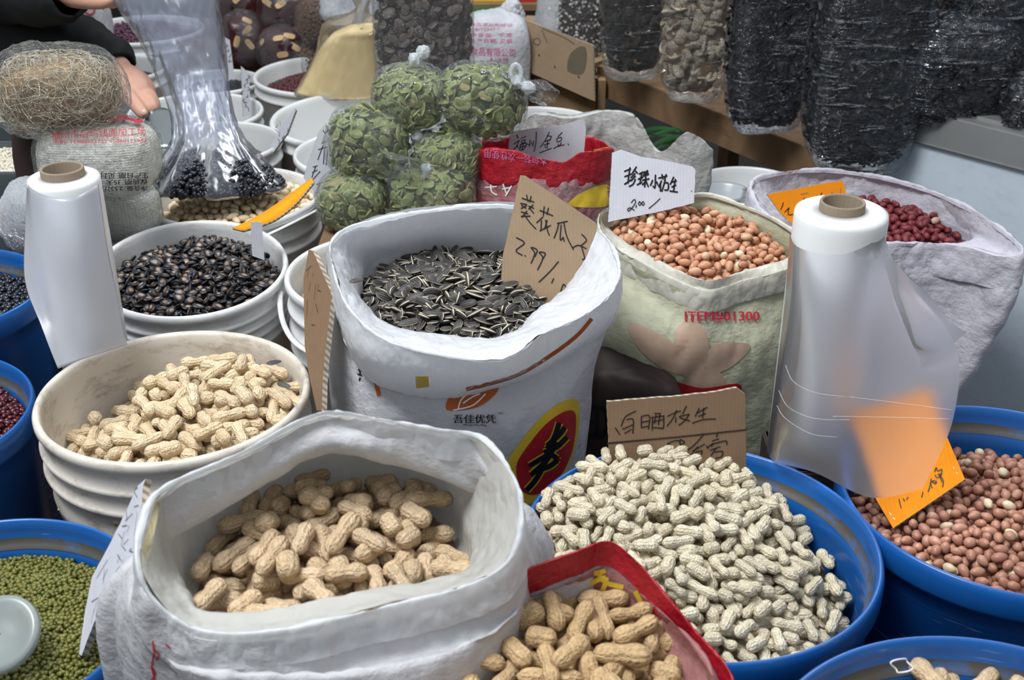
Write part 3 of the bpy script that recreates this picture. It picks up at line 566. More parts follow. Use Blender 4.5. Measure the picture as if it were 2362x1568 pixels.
G=loft([scaled(S2c,.975,-.022,cen2),scaled(S2c,.985,-.012,cen2),scaled(S2c,.994,-.002,cen2),scaled(S2c,1.0,.0018,cen2),scaled(S2c,1.012,-.006,cen2),scaled(S2c,1.02,-.022,cen2),scaled(S2c,1.025,-.024,cen2)],4,140); G=wrinkle(G,.002,22,2); gobj('red_hem',G,M['redbag'],t,True)
G=loft([scaled(S2c,1.0,-.01,cen2),scaled(S2c,1.0,-.03,cen2),scaled(S2c,1.05,0,cen2,.74),scaled(S2c,1.0,0,cen2,.5),scaled(S2c,.85,0,cen2,.1),scaled(S2c,.1,0,cen2,.1)],5,140); G=wrinkle(G,.004,12,4); gobj('bag_body',G,M['wv_front'],t,True)
for pts in ([(0,30),(60,22),(110,5)],[(45,0),(70,45),(120,60)],[(20,60),(75,35),(60,85)],[(140,45),(200,40),(190,100)],[(150,70),(170,110)],[(130,95),(195,95)]):
    lines_on(s2in,[pts],(1330,1300),.9,11,M['yellowink'],'yellow_lettering')
lines_on(s2in,[[(0,20),(40,0),(80,8)],[(150,-20),(200,-30)]],(1140,1340),1,10,M['yellowink'],'yellow_lettering')
# ---- S3 sunflower seed sack
t=S3=empty('sunflower_sack',(-.043,1.272,.0),'white sack of sunflower seeds with rolled cuff and yellow-red emblem','sack')
S3c=WL([(765,600,.90),(768,560,.905),(815,525,.91),(930,500,.915),(1060,483,.92),(1170,478,.92),(1290,498,.915),(1390,545,.91),(1428,625,.90),(1400,690,.89),(1335,735,.88),(1250,775,.878),(1160,832,.872),(1020,822,.872),(890,785,.878),(800,705,.888)])
S3i=WL([(832,650),(840,618),(875,598),(950,588),(1040,578),(1150,588),(1240,615),(1300,650),(1305,682),(1270,710),(1230,740),(1190,778),(1110,795),(990,782),(880,752),(835,700)],.842)
c3=S3i.mean(0)
back=lambda L,k,dz: scaled(S3c,k,dz,c3)
G=loft([scaled(S3i,.8,-.05,c3),scaled(S3i,.99,-.02,c3),scaled(S3i,1.02,.008,c3),S3i*.4+S3c*.6+np.array([0,0,.006]),S3c],6,140); G=wrinkle(G,.004,15,11); gobj('liner',G,M['lin_w'],t,True)
cf1=WL([(757,640,.875),(766,560,.895),(812,525,.90),(930,500,.905),(1060,484,.91),(1170,479,.91),(1290,499,.905),(1392,546,.90),(1434,650,.875),(1410,720,.865),(1345,775,.85),(1255,820,.845),(1160,865,.84),(1010,872,.84),(870,830,.85),(785,740,.86)])
cf2=WL([(770,680,.84),(775,600,.85),(820,560,.86),(930,530,.87),(1060,515,.87),(1170,510,.87),(1290,530,.87),(1385,590,.86),(1424,700,.84),(1392,765,.825),(1300,825,.805),(1190,880,.79),(1080,908,.782),(970,912,.785),(855,870,.80),(790,780,.825)])
G=loft([S3c,S3c*.85+cf1*.15+np.array([0,0,.004]),cf1,cf1*.4+cf2*.6,cf2,scaled(cf2,.985,.004,c3)],6,140); G=wrinkle(G,.0035,17,13); s3c=gobj('rolled_cuff',G,M['lin'],t,True)
G=loft([scaled(cf2,.93,.03,c3),scaled(cf2,.955,-.0,c3),ellip(S3c,1,.75,.156,.15,c3),ellip(S3c,1,.66,.153,.145,c3),ellip(S3c,1,.52,.148,.14,c3),ellip(S3c,1,.40,.14,.13,c3),ellip(S3c,1,.383,.12,.11,c3),ellip(S3c,.05,.383,.1,.1,c3)],6,140); G=wrinkle(G,.004,10,15); s3b=gobj('sack_body',G,M['wv_white'],t,True)
# ---- S4 cream sack
t=S4=empty('cream_sack',(.29,1.56,.0),'cream woven sack of pink peanut kernels with red item number','sack')
S4c=WL([(1388,540,.845),(1384,500,.855),(1410,482,.86),(1470,472,.86),(1550,462,.862),(1630,453,.865),(1705,475,.86),(1795,515,.855),(1855,565,.845),(1835,612,.83),(1780,635,.825),(1710,652,.82),(1632,674,.815),(1555,648,.82),(1485,612,.825),(1428,578,.832)])
S4i=WL([(1402,530),(1405,508),(1435,495),(1500,485),(1570,478),(1635,470),(1700,492),(1780,530),(1830,565),(1815,600),(1770,618),(1710,633),(1632,652),(1560,628),(1495,595),(1440,562)],.828)
c4=S4i.mean(0)
G=loft([scaled(S4i,.8,-.05,c4),scaled(S4i,.99,-.015,c4),scaled(S4i,1.01,.004,c4),S4c],6,140); G=wrinkle(G,.0025,16,21); gobj('liner',G,M['lin_c'],t,True)
q1=scaled(S4c,1.025,-.006,c4); q2=scaled(S4c,1.03,-.024,c4)
G=loft([S4c,scaled(S4c,1.01,.003,c4),q1,q2,scaled(q2,.985,-.002,c4)],6,140); G=wrinkle(G,.003,18,23); gobj('rolled_hem',G,M['lin_c'],t,True)
G=loft([scaled(q2,.97,.02,c4),scaled(q2,.985,-.01,c4),ellip(S4c,1,.74,.150,.15,c4),ellip(S4c,1,.66,.143,.142,c4+np.array([.01,0,0])),ellip(S4c,1,.58,.132,.13,c4+np.array([.02,0,0])),ellip(S4c,1,.44,.12,.12,c4+np.array([.03,0,0])),ellip(S4c,1,.0,.12,.12,c4+np.array([.03,0,0])),ellip(S4c,.05,.0,.1,.1,c4)],6,140); G=wrinkle(G,.006,9,25); s4b=gobj('sack_body',G,M['wv_cream'],t,True)
# ---- S5 white sack, right
t=S5=empty('white_sack',(.598,1.85,.0),'thick white woven sack of dark red peanuts before the freezer','sack')
S5c=WL([(1738,455,.745),(1742,420,.75),(1800,404,.755),(1880,397,.756),(1965,403,.756),(2060,420,.752),(2150,448,.747),(2255,498,.742),(2350,572,.735),(2325,598,.722),(2235,578,.716),(2140,566,.713),(2050,568,.713),(1950,578,.713),(1850,550,.72),(1775,505,.735)])
S5i=WL([(1800,490),(1830,470),(1880,458),(1940,455),(2000,460),(2060,468),(2130,492),(2200,530),(2240,558),(2210,575),(2150,575),(2100,570),(2040,572),(1960,575),(1880,550),(1820,520)],.700)
c5=S5i.mean(0)
G=loft([scaled(S5i,.8,-.05,c5),scaled(S5i,1.0,-.02,c5),scaled(S5i,1.03,.01,c5),S5i*.4+S5c*.6,S5c],6,140); G=wrinkle(G,.004,15,31); gobj('sack_inside',G,M['wv_r'],t,True)
q1=scaled(S5c,1.03,-.006,c5); q2=scaled(S5c,1.035,-.045,c5)
G=loft([S5c,scaled(S5c,1.01,.005,c5),q1,q2,scaled(q2,.985,-.003,c5)],6,140); G=wrinkle(G,.006,16,33); gobj('rolled_hem',G,M['wv_r'],t,True)
G=loft([scaled(q2,.96,.01,c5),scaled(q2,.985,-.015,c5),scaled(S5c,.98,0,c5,.62),scaled(S5c,.86,0,c5,.52),scaled(S5c,.72,0,c5,.42),scaled(S5c,.66,0,c5,.2),scaled(S5c,.62,0,c5,.0),scaled(S5c,.05,0,c5,.0)],6,140); G=wrinkle(G,.007,10,35); gobj('sack_body',G,M['wv_r'],t,True)
# ---- S6 red bag behind the pumpkin seeds
t=S6=empty('red_bag',(.06,1.93,.0),'red bag with cuff turned down beside the pumpkin seed bags','sack')
S6c=np.array([WY(*p) for p in [(1100,348,1.84),(1104,335,1.90),(1130,322,1.95),(1170,318,1.98),(1230,316,1.99),(1290,316,1.99),(1350,318,1.98),(1390,328,1.94),(1410,345,1.88),(1405,347,1.84),(1370,350,1.815),(1335,354,1.805),(1300,374,1.80),(1250,366,1.80),(1190,350,1.805),(1130,346,1.82)]])
c6=S6c.mean(0); b6=scaled(S6c,1.01,-.042,c6); b6[:,2]=np.minimum(b6[:,2],S6c[:,2].mean()-.035); 
G=loft([scaled(S6c,.96,-.08,c6),scaled(S6c,.99,-.01,c6),S6c,scaled(S6c,1.012,-.004,c6),scaled(b6,1.01,.015,c6),b6,scaled(b6,.97,-.002,c6)],6,140); G=wrinkle(G,.004,16,41); s6c=gobj('turned_cuff',G,M['redbag'],t,True)
G=loft([scaled(b6,.96,.01,c6),scaled(b6,1.0,-.01,c6),scaled(b6,1.03,-.055,c6),scaled(b6,.98,-.10,c6)],6,140); G=wrinkle(G,.006,16,43); s6b=gobj('printed_body',G,M['redlow'],t,True)
G=loft([scaled(b6,.98,-.095,c6),scaled(b6,1.03,-.13,c6),scaled(S6c,1.,0,c6,.5),scaled(S6c,.95,0,c6,.0),scaled(S6c,.05,0,c6,.0)],6,140); G=wrinkle(G,.006,12,45); gobj('lower_body',G,M['wv_white'],t,True)
text_on(s6c,'本包装一次性使用',(1262,382),(1118,364),(1262,362),M['pinkink'],'white_lettering',.01)
lines_on(s6c,[[(0,0),(40,-8),(100,-20)]],(1325,355),.8,1.6,M['yellowink'],'yellow_stitching')
blot(s6b,[(1310,470),(1350,440),(1400,425),(1408,450),(1400,475),(1340,478)],M['yellowink'],'yellow_print')
lines_on(s6b,[[(0,8),(28,6)],[(14,2),(16,18),(28,26)],[(42,0),(50,22)],[(40,12),(60,8)],[(62,4),(48,28)]],(1118,424),1,3,M['whiteink'],'white_print')
# ---- S7 big white open sack behind it
t=S7=empty('open_woven_sack',(.2,2.2,.0),'large open glossy white sack behind the red bag','sack')
S7c=WL([(1205,310,.78),(1212,285,.80),(1240,262,.82),(1320,272,.82),(1400,258,.83),(1468,274,.83),(1520,352,.78),(1585,308,.825),(1638,352,.79),(1612,392,.75),(1592,425,.72),(1545,450,.69),(1450,460,.68),(1370,450,.68),(1290,430,.69),(1230,380,.72)])
c7=S7c.mean(0)
G=loft([scaled(S7c,.8,0,c7,.5),scaled(S7c,.93,-.07,c7),scaled(S7c,.96,-.02,c7),S7c,scaled(S7c,1.01,-.004,c7),scaled(S7c,1.02,-.05,c7),scaled(S7c,.97,0,c7,.58),scaled(S7c,.92,0,c7,.3),scaled(S7c,.9,0,c7,.0),scaled(S7c,.05,0,c7,.0)],6,140); G=wrinkle(G,.010,11,51); gobj('sack_body',G,M['wv_back'],t,True)
# ---- S8 flour sack at the back
t=S8=empty('flour_sack',(.0,3.0,.3),'white flour sack with pink printing at the back','sack')
def pillow(c,sx_,sy_,sz_,rows=36,cols=56,p=4.,amp=.004,fr=14,seed=0,rot=None,twist=0.,taper=0.):
    u=np.linspace(-PI/2,PI/2,rows); v=np.linspace(0,2*PI,cols,endpoint=False); f=lambda x,e: np.sign(x)*np.abs(x)**e
    e=2/p; Gx=f(np.cos(u),e)[:,None]*f(np.cos(v),e)[None]; Gy_=f(np.cos(u),e)[:,None]*f(np.sin(v),e)[None]; Gz=np.repeat(f(np.sin(u),e)[:,None],cols,1)
    G=np.stack([Gx*sx_*(1-taper*Gz),Gy_*sy_*(1-taper*Gz),Gz*sz_],-1)
    if amp: G=wrinkle(G[:, :],amp,fr,seed)
    G[0]=G[0].mean(0); G[-1]=G[-1].mean(0)
    if rot is not None: G=G@np.array(Matrix.Rotation(rot[0],3,Vector(rot[1]))).T
    return G+np.array(c)
p0=WY(1140,140,2.95); G=pillow(p0,.088,.07,.12,p=3.2,amp=.006,fr=20,seed=3); s8=gobj('sack_body',G,M['wv_white'],t)
G=pillow(WY(1178,35,2.97),.028,.02,.035,p=2,amp=.012,fr=40,seed=5); gobj('gathered_top',G,M['wv_white'],t)
text_on(s8,'食品有限公司',(1086,108),(1188,112),(1086,128),M['pinkink'],'pink_lettering',.0)
text_on(s8,'QB/T2343.1',(1084,66),(1150,62),(1084,74),M['pinkink'],'pink_lettering')
text_on(s8,'净含量:  千克',(1084,75),(1182,76),(1084,85),M['pinkink'],'pink_lettering')
text_on(s8,'生产日期: 见袋',(1084,88),(1182,90),(1084,98),M['pinkink'],'pink_lettering')
text_on(s8,'食品添加剂标识',(1084,52),(1182,54),(1084,60),M['pinkink'],'pink_lettering')
text_on(s8,'618号',(1130,131),(1174,134),(1130,141),M['pinkink'],'pink_lettering')
# ---- dark printed bag between sacks
t=empty('dark_printed_bag',(.13,1.36,0),'dark bag with black letters in the gap behind the sign','sack')
M['darkbag']=plain('brown_plastic_bag',(.040,.027,.024),.6,.2,.3,9,.5)
G=pillow((.135,1.335,.585),.066,.05,.135,p=6,amp=.008,fr=9,seed=6,rot=(R(10),(0,1,0))); db=gobj('bag_body',G,M['darkbag'],t)
text_on(db,'ED',(1350,935),(1405,935),(1350,1010),M['ink'],'black_lettering',.03)
platform('short_platform',.06,.16,1.24,1.44,.44,'short board stand under the dark bag')
# prints on sacks
text_on(s4b,'ITEM#01300',(1580,718),(1752,718),(1580,742),M['redink'],'red_lettering',.015,off=.0035)
lines_on(s3b,[],(0,0),1,1,M['ink'],'x') if 0 else None
blot(s3b,[(1030,945),(1036,915),(1055,900),(1100,893),(1148,892),(1140,912),(1110,935),(1075,945)],M['brownink'],'almond_logo')
lines_on(s3b,[[(1056,945),(1065,920),(1090,902)],[(1045,946),(1090,935),(1120,908)],[(1068,930),(1090,915),(1108,908)]],(0,0),1,3.2,M['whiteink'],'almond_logo_lines',.0022)
text_on(s3b,'吾佳优凭',(1046,956),(1144,956),(1046,976),M['ink'],'black_lettering',.012,off=.0035)
text_on(s3b,'Wu Jia You Ping',(1068,977),(1122,978),(1068,983),M['ink'],'black_lettering',.01,off=.0035)
text_on(s3b,'TM',(1149,951),(1160,951),(1149,956),M['ink'],'black_lettering',off=.0035)
em=[(1165,1080),(1200,1020),(1250,960),(1300,925),(1330,922),(1337,950),(1332,1010),(1318,1060),(1290,1110),(1230,1160),(1180,1150)]
blot(s3b,em,M['yellowink'],'emblem_ring',off=.0010)
cen_=np.array(em).mean(0); blot(s3b,[tuple(cen_+(np.array(p)-cen_)*.80+np.array([6,4])) for p in em],M['redpr'],'emblem_field',off=.0016)
gl=[[(1290,975),(1278,1010),(1262,1035)],[(1303,985),(1290,1003),(1262,1028)],[(1308,1008),(1285,1030),(1255,1044)],[(1283,1018),(1262,1060),(1225,1095)],[(1262,1050),(1235,1066),(1222,1074)],[(1275,1050),(1285,1060),(1268,1075),(1248,1082)],[(1268,1045),(1240,1100),(1215,1130)]]
lines_on(s3b,gl,(0,0),1,19,M['yellowink'],'emblem_glyph_edge',.0022); lines_on(s3b,gl,(0,0),1,12,M['ink'],'emblem_glyph',.0030)
blot(s3c,[(958,868),(988,868),(990,892),(960,896)],M['yellowink'],'yellow_mark',off=.001)
lines_on(s3c,[[(1075,898),(1130,885),(1200,862),(1270,820),(1330,775),(1365,735)]],(0,0),1,9,M['brownink'],'brown_stripe')
lines_on(s3b,[[(0,0),(6,20),(12,45)]],(862,868),1,9,M['brownink'],'orange_mark'); lines_on(s3b,[[(0,0),(8,4)],[(3,-5),(4,12)],[(-2,10),(9,14)],[(5,18),(2,26)]],(826,852),1,3,M['ink'],'black_print')
M['petal']=plain('faded_petal_print',(.47,.33,.24),.55,.3,.2,40)
for pts in ([(1560,760),(1590,735),(1610,740),(1635,790),(1625,850),(1580,870),(1555,820)],[(1450,745),(1500,760),(1560,800),(1580,860),(1530,850),(1470,800)],[(1640,800),(1710,790),(1730,805),(1680,850),(1630,860)],[(1600,860),(1650,850),(1680,900),(1600,905),(1570,890)]): blot(s4b,pts,M['petal'],'petal_print',off=.0012)
blot(s4b,[(1495,865),(1560,880),(1620,895),(1700,885),(1705,905),(1640,925),(1560,925)],M['redpr'],'red_print',off=.0016)
# ================================================================ CONTENTS
def bowl(c,r,z0,heap,tx=0,ty=0,hx=0,hy=0):
    return lambda x,y: z0+heap*(1-np.clip(((x-c[0]-hx)**2+(y-c[1]-hy)**2)/r**2,0,1.6))+tx*(x-c[0])+ty*(y-c[1])
def fill_nuts(name,poly,surf,thick,meshes,m,rad,half,limit,label,cat,group,rest,seed,corem,K=2,tilt=.6,roll=True,flat=.93,fill=.66,iters=45,skip=None,marg=None,s=None):
    rng=np.random.default_rng(seed); C,a,dz=pack(poly,surf,thick,rad,half,K,seed,iters,flat,fill,marg=marg)
    T=mats4(C,frames(a,tilt=tilt,rng=rng,roll=roll),rng.uniform(.9,1.1,len(C)))
    k=np.ones(len(C),bool)
    if skip is not None: k&=~skip(C)
    T=T[k];C=C[k];dz=dz[k]; vis=inview(C,120); order=-dz-(vis*1.0)
    core_surf(cat.replace(' ','_')+'_fill',poly,surf,thick+rad*.4,corem,rest,cat)
    spread(name,meshes,T,order,limit,label,cat,group,m,rest,rng)
    return C
mA=peanuts(M['pn_tan'],.037,.0082); mS=peanuts(M['pn_sack'],.037,.0088); mR=peanuts(M['pn_red'],.041,.0088); mB=peanuts(M['pn_white'],.0285,.0067,False)
M['shade_tan']=plain('shaded_shell_fill',(.30,.21,.12),.9,.1,.3,80)  # fill below the nuts: shade of the gaps put into a darker shell tan
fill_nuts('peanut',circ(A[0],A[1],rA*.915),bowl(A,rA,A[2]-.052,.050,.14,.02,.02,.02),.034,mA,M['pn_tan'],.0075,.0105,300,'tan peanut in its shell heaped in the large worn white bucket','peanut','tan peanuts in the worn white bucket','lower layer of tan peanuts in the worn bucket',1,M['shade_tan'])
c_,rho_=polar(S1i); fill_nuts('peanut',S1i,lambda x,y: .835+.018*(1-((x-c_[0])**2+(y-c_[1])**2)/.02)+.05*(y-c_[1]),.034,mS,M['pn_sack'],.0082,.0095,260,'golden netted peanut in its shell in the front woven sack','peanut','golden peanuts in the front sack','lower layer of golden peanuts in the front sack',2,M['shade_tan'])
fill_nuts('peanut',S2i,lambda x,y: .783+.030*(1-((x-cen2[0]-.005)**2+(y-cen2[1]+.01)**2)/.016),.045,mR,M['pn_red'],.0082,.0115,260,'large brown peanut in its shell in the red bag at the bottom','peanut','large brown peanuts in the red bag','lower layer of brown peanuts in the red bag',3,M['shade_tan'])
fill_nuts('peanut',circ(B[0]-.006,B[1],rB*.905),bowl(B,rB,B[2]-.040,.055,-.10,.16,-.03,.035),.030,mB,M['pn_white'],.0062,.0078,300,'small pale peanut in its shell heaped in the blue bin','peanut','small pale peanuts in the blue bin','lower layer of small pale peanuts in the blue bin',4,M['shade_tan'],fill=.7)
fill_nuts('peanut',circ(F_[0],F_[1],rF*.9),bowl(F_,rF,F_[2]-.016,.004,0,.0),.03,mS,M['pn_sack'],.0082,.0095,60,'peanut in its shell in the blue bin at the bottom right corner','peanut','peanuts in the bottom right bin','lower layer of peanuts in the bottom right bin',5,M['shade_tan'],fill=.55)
# pink kernels
mK=ellips(M['k_pink'],.0150,.0050,7,9,1,.95,.25,pre='peanut_kernel'); c_,_=polar(S4i)
fill_nuts('peanut_kernel',S4i,lambda x,y: .826+.030*(1-np.clip(((x-c4[0]+.01)**2+(y-c4[1]-.01)**2)/.018,0,1.3)),.018,mK,M['k_pink'],.0050,.0027,300,'pink-skinned peanut kernel in the cream woven sack','peanut kernel','pink peanut kernels in the cream sack','heap of pink peanut kernels in the cream sack',6,M['k_pink'],fill=.72,iters=35)
mG=ellips(M['k_brown'],.0138,.0050,7,9,1,.95,.2,pre='peanut_kernel')
fill_nuts('peanut_kernel',circ(G_[0],G_[1],rG*.9),bowl(G_,rG,G_[2]-.052,.045,-.04,-.02,.03,-.01),.018,mG,M['k_brown'],.0050,.0023,300,'brown-skinned peanut kernel in the blue bin by the freezer','peanut kernel','brown peanut kernels in the blue bin','heap of brown peanut kernels in the blue bin',7,M['k_brown'],fill=.72,iters=30,skip=lambda C:~inview(C,900))
mW=ellips(M['k_white'],.0185,.0057,7,9,1,.95,.15,pre='peanut_kernel')
fill_nuts('peanut_kernel',circ(C_[0],C_[1],rC*.92),bowl(C_,rC,C_[2]-.022,.026,0,0,.02,.0),.020,mW,M['k_white'],.0057,.0037,240,'blanched peanut kernel in the white bucket under the plastic bag','peanut kernel','blanched peanut kernels','lower layer of blanched peanut kernels',8,M['k_white'],fill=.72)
mD=ellips(M['k_red'],.0185,.0060,7,9,1,.95,.15,pre='peanut_kernel')
fill_nuts('peanut_kernel',S5i,lambda x,y: .702+.022*(1-np.clip(((x-c5[0])**2+(y-c5[1])**2)/.02,0,1.3)),.020,mD,M['k_red'],.0059,.0036,200,'dark red peanut kernel in the thick white sack','peanut kernel','dark red peanut kernels','lower layer of dark red peanut kernels',9,M['k_red'],fill=.72)
# sunflower seeds
mSun=[rev_mesh('sunflower_seed',ell_prof(.0245*s,.0050,9,1.8,.35),12,M['sun'],1.05,.48,0,False,.0,i) for i,s in enumerate((1,1.1,.92))]
c_,_=polar(S3i)
fill_nuts('sunflower_seed',S3i,lambda x,y: .830+.034*(1-np.clip(((x-c_[0]+.0)**2+(y-c_[1]-.03)**2)/.016,0,1.3)),.017,mSun,M['sun'],.0036,.0078,300,'striped black sunflower seed heaped in the white sack','sunflower seed','striped sunflower seeds in the sack','heap of striped sunflower seeds in the sack',10,M['ink'],roll=False,tilt=.75,flat=.97,fill=1.05,iters=16,marg=.004)
fill_nuts('sunflower_seed',circ(I_[0],I_[1],rI*.9),bowl(I_,rI,I_[2]-.045,.010),.012,mSun,M['b_tan'],.0036,.0078,30,'brown striped seed in the bucket behind the tall cardboard','sunflower seed','seeds in the bucket behind the cardboard','heap of seeds in the bucket behind the cardboard',11,M['ink'],roll=False,tilt=.7,fill=.8,iters=12)
for (px,py,z,g) in ((632,836,.80,'lying on the rim side'),(650,888,.795,'on the right of the heap'),(655,872,.795,'half under a peanut')):
    pass
# melon seeds
mMel=[rev_mesh('melon_seed',ell_prof(.0175*s,.0062,9,2.3,.25),12,M['melon'],1,.40,0,True,0,i) for i,s in enumerate((1,1.08,.93))]
fill_nuts('melon_seed',circ(E_[0],E_[1],rE*.91),bowl(E_,rE,E_[2]-.030,.032,.0,.06,0,.02),.016,mMel,M['melon'],.0044,.0040,300,'glossy black melon seed with pale centre in the white bucket','melon seed','black melon seeds','heap of black melon seeds in the white bucket',12,M['ink'],roll=False,tilt=.5,flat=.9,fill=.95,iters=16)
# beans nobody could count
ico=lambda m,L,r,**k: ellips(m,L,r,6,7,pre='bean',**k)
g=ico(M['b_mung'],.0056,.0023); sf=bowl(H_,rH,H_[2]-.055,.020,.0,.10); hexbeans('mung_beans',circ(H_[0],H_[1],rH*.91),sf,.0047,g,M['b_mung'],'green mung beans filling the bottom left blue bin','mung beans',3,clip=lambda C:inview(C,500))
core_surf('mung_bean_fill',circ(H_[0],H_[1],rH*.915),sf,.008,M['b_mung'],'green mung beans below the surface','mung beans')
def beans(name,c,r,dz,heap,L,rr_,m,label,cat,ty=0,lay=2,tx=0):
    g=ico(m,L,rr_); sf=bowl(c,r,c[2]-dz,heap,tx,ty); hexbeans(name,circ(c[0],c[1],r*.91),sf,L*.80,g,m,label,cat,lay,clip=lambda C:inview(C,500)); core_surf(name+'_fill',circ(c[0],c[1],r*.91),sf,L*.9,m,label+', below the surface',cat)
beans('black_beans',N1,.14,.035,.02,.0095,.0032,M['b_black'],'small black beans in the blue bin at the left edge','black beans')
beans('red_beans',N2,.152,.045,.03,.0085,.0029,M['b_red'],'glossy dark red beans in the left blue bin','red beans',.05)
beans('black_soybeans',L_,.141,.075,.055,.010,.0042,M['b_black'],'round black beans in the bucket right of the plastic bag','black beans')
beans('black_beans',K_,.157,.09,.03,.008,.003,M['b_black'],'black beans in the bucket with the standing card','black beans')
beans('dark_red_beans',J_,.195,.055,.05,.009,.003,M['b_red'],'dark red beans heaped in the rear white bucket','red beans')
beans('black_beans',Mq,.119,.03,.01,.008,.003,M['b_black'],'black beans in the small rear bucket','black beans')
beans('black_rice',Q_,.12,.075,.05,.007,.0018,M['b_black'],'black rice under the scooping hand','black rice')
beans('dark_grain',tuple(Q2),.14,.05,.03,.008,.0022,M['b_black'],'dark grain in the bucket beyond the sleeve','dark grain')
beans('kidney_beans',Q3,.18,.04,.05,.017,.0045,M['b_purple'],'purple kidney beans beyond the person','kidney beans')
# loose seeds lying about
def single(name,me,p,rot,label,cat):
    o=link(name,me); o.location=p; o.scale=(.7,.7,.7); o.rotation_euler=rot; tag(o,label,cat); return o
single('sunflower_seed',mSun[0],W(632,836,.800),(0.3,0,.4),'lone black seed on the peanuts at the right back of the worn bucket','sunflower seed')
single('sunflower_seed',mSun[1],W(655,888,.806),(0.4,0,-.5),'striped seed lying on the tan peanuts near the bucket rim','sunflower seed')
single('sunflower_seed',mSun[2],W(822,648,.893),(0.5,0,.3),'single seed stuck on the rolled cuff of the sunflower sack','sunflower seed')
# ================================================================ FILM ROLLS
M['roll']=NB('wound_film').m; M['roll'].name='wound_film'
def rollmat():
    b=NB('wound_plastic_film'); n=b.noise(3,3); b.base((.80,.81,.80)); b.p.inputs['Subsurface Weight'].default_value=.6; b.p.inputs['Subsurface Radius'].default_value=(.05,.05,.045); b.p.inputs['Subsurface Scale'].default_value=.4
    w=b.new('TexWave',bands_direction='Z'); w.inputs['Scale'].default_value=1.; b.nrm(b.bump(b.noise(1,2,b.co('Object',(60,60,2))),.08,.002)); b.p.inputs['Roughness'].default_value=.28; return b.m
bpy.data.materials.remove(M['roll']); M['roll']=rollmat(); M['core']=cardmat('roll_core_board',(.27,.215,.155)); M['film']=frostmat('frosted_film',(.84,.86,.92),rough=.5,dens=.17,ior=1.28,clear=.02,st=.12)
M['film2']=frostmat('frosted_film_left',(.80,.82,.86),rough=.25,dens=.5,ior=1.12,clear=.15,st=.15,sc=6)
def roll(name,c,r,h,rc,label,plug=.28):
    x,y,z=c; t=empty(name,(x,y,z-h),label,'film roll')
    V,F,uv=lathe([(rc,z-h),(rc,z),(r-.006,z+.0005),(r-.001,z-.002),(r,z-.006),(r,z-h+.004),(r-.003,z-h),(rc,z-h)],96,(x,y,0)); obj('wound_film',V,F,M['roll'],t,uv=uv)
    V,F,uv=lathe([(rc-.0035,z-h),(rc-.0035,z+.008),(rc-.0028,z+.0095),(rc-.0006,z+.0095),(rc,z+.008),(rc,z-.01)],72,(x,y,0)); co=obj('cardboard_core',V,F,M['core'],t,uv=uv)
    if plug: V,F,uv=lathe([(.001,z-h*plug),(rc-.0036,z-h*plug)],48,(x,y,0)); obj('core_plug',V,F,M['core'],co)
    return t
def sheet(name,rows,m,parent,K=8,th=.0004,amp=.0,seed=0):
    Rr=[smo([D(*p) for p in r],K) for r in rows]; G=smo(np.array(Rr),K)
    if amp:
        for i in range(G.shape[0]):
            for j in range(G.shape[1]): G[i,j]+=np.array([0,-1,.3])*noise.noise(Vector(G[i,j]*14+seed))*amp
    uv=None; o=obj(name,G.reshape(-1,3),grid_faces(G.shape[0],G.shape[1],False),m,parent)
    if th: md=o.modifiers.new('thickness','SOLIDIFY'); md.thickness=th
    return o
rl=D(146,407,1.40); t=roll('film_roll',(rl[0],rl[1],.972),.0408,.262,.0245,'white plastic film roll at the left with hanging film',None); 
sheet('hanging_film',[[(64,412,1.40),(70,432,1.37),(110,452,1.345),(170,455,1.345),(226,425,1.38)],[(58,540,1.37),(84,560,1.35),(125,575,1.338),(185,580,1.345),(247,560,1.385)],[(57,650,1.35),(88,668,1.34),(130,680,1.335),(200,690,1.35),(270,675,1.395)],[(95,750,1.33),(120,762,1.33),(160,775,1.335),(220,780,1.355),(286,762,1.405)],[(134,850,1.32),(155,842,1.325),(185,830,1.335),(230,815,1.36),(293,795,1.41)]],M['film2'],t,amp=.003)
rr=D(1938,512,1.275); t=roll('film_roll',(rr[0],rr[1],.985),.0485,.295,.0235,'large white plastic film roll at the right standing between bins')
rz=.985
sheet('hanging_film',[[(1822,535,1.275),(1835,566,1.24),(1890,584,1.222),(1960,583,1.222),(2040,545,1.25)],[(1810,690,1.28),(1830,720,1.25),(1890,740,1.225),(1975,740,1.225),(2085,650,1.235)],[(1793,850,1.29),(1815,880,1.265),(1890,900,1.235),(1990,890,1.225),(2202,790,1.20)],[(1778,960,1.30),(1800,990,1.275),(1875,1010,1.245),(2000,1015,1.225),(2200,960,1.195)],[(1768,1040,1.31),(1790,1065,1.285),(1880,1090,1.255),(2010,1148,1.215),(2130,1128,1.195)]],M['film'],t,th=0,amp=.002,seed=3); FILM=bpy.data.objects['hanging_film.001']
sheet('folded_film_corner',[[(2030,570,1.236),(2060,600,1.22),(2100,640,1.205)],[(2060,680,1.225),(2105,700,1.205),(2160,700,1.192)],[(2095,770,1.215),(2120,790,1.20),(2185,735,1.188)],[(2124,842,1.205),(2175,808,1.193),(2230,768,1.185)]],M['film'],t,th=0)
M['scr']=plain('film_crease',(.85,.85,.86),.4)
film_t=bvh(FILM)
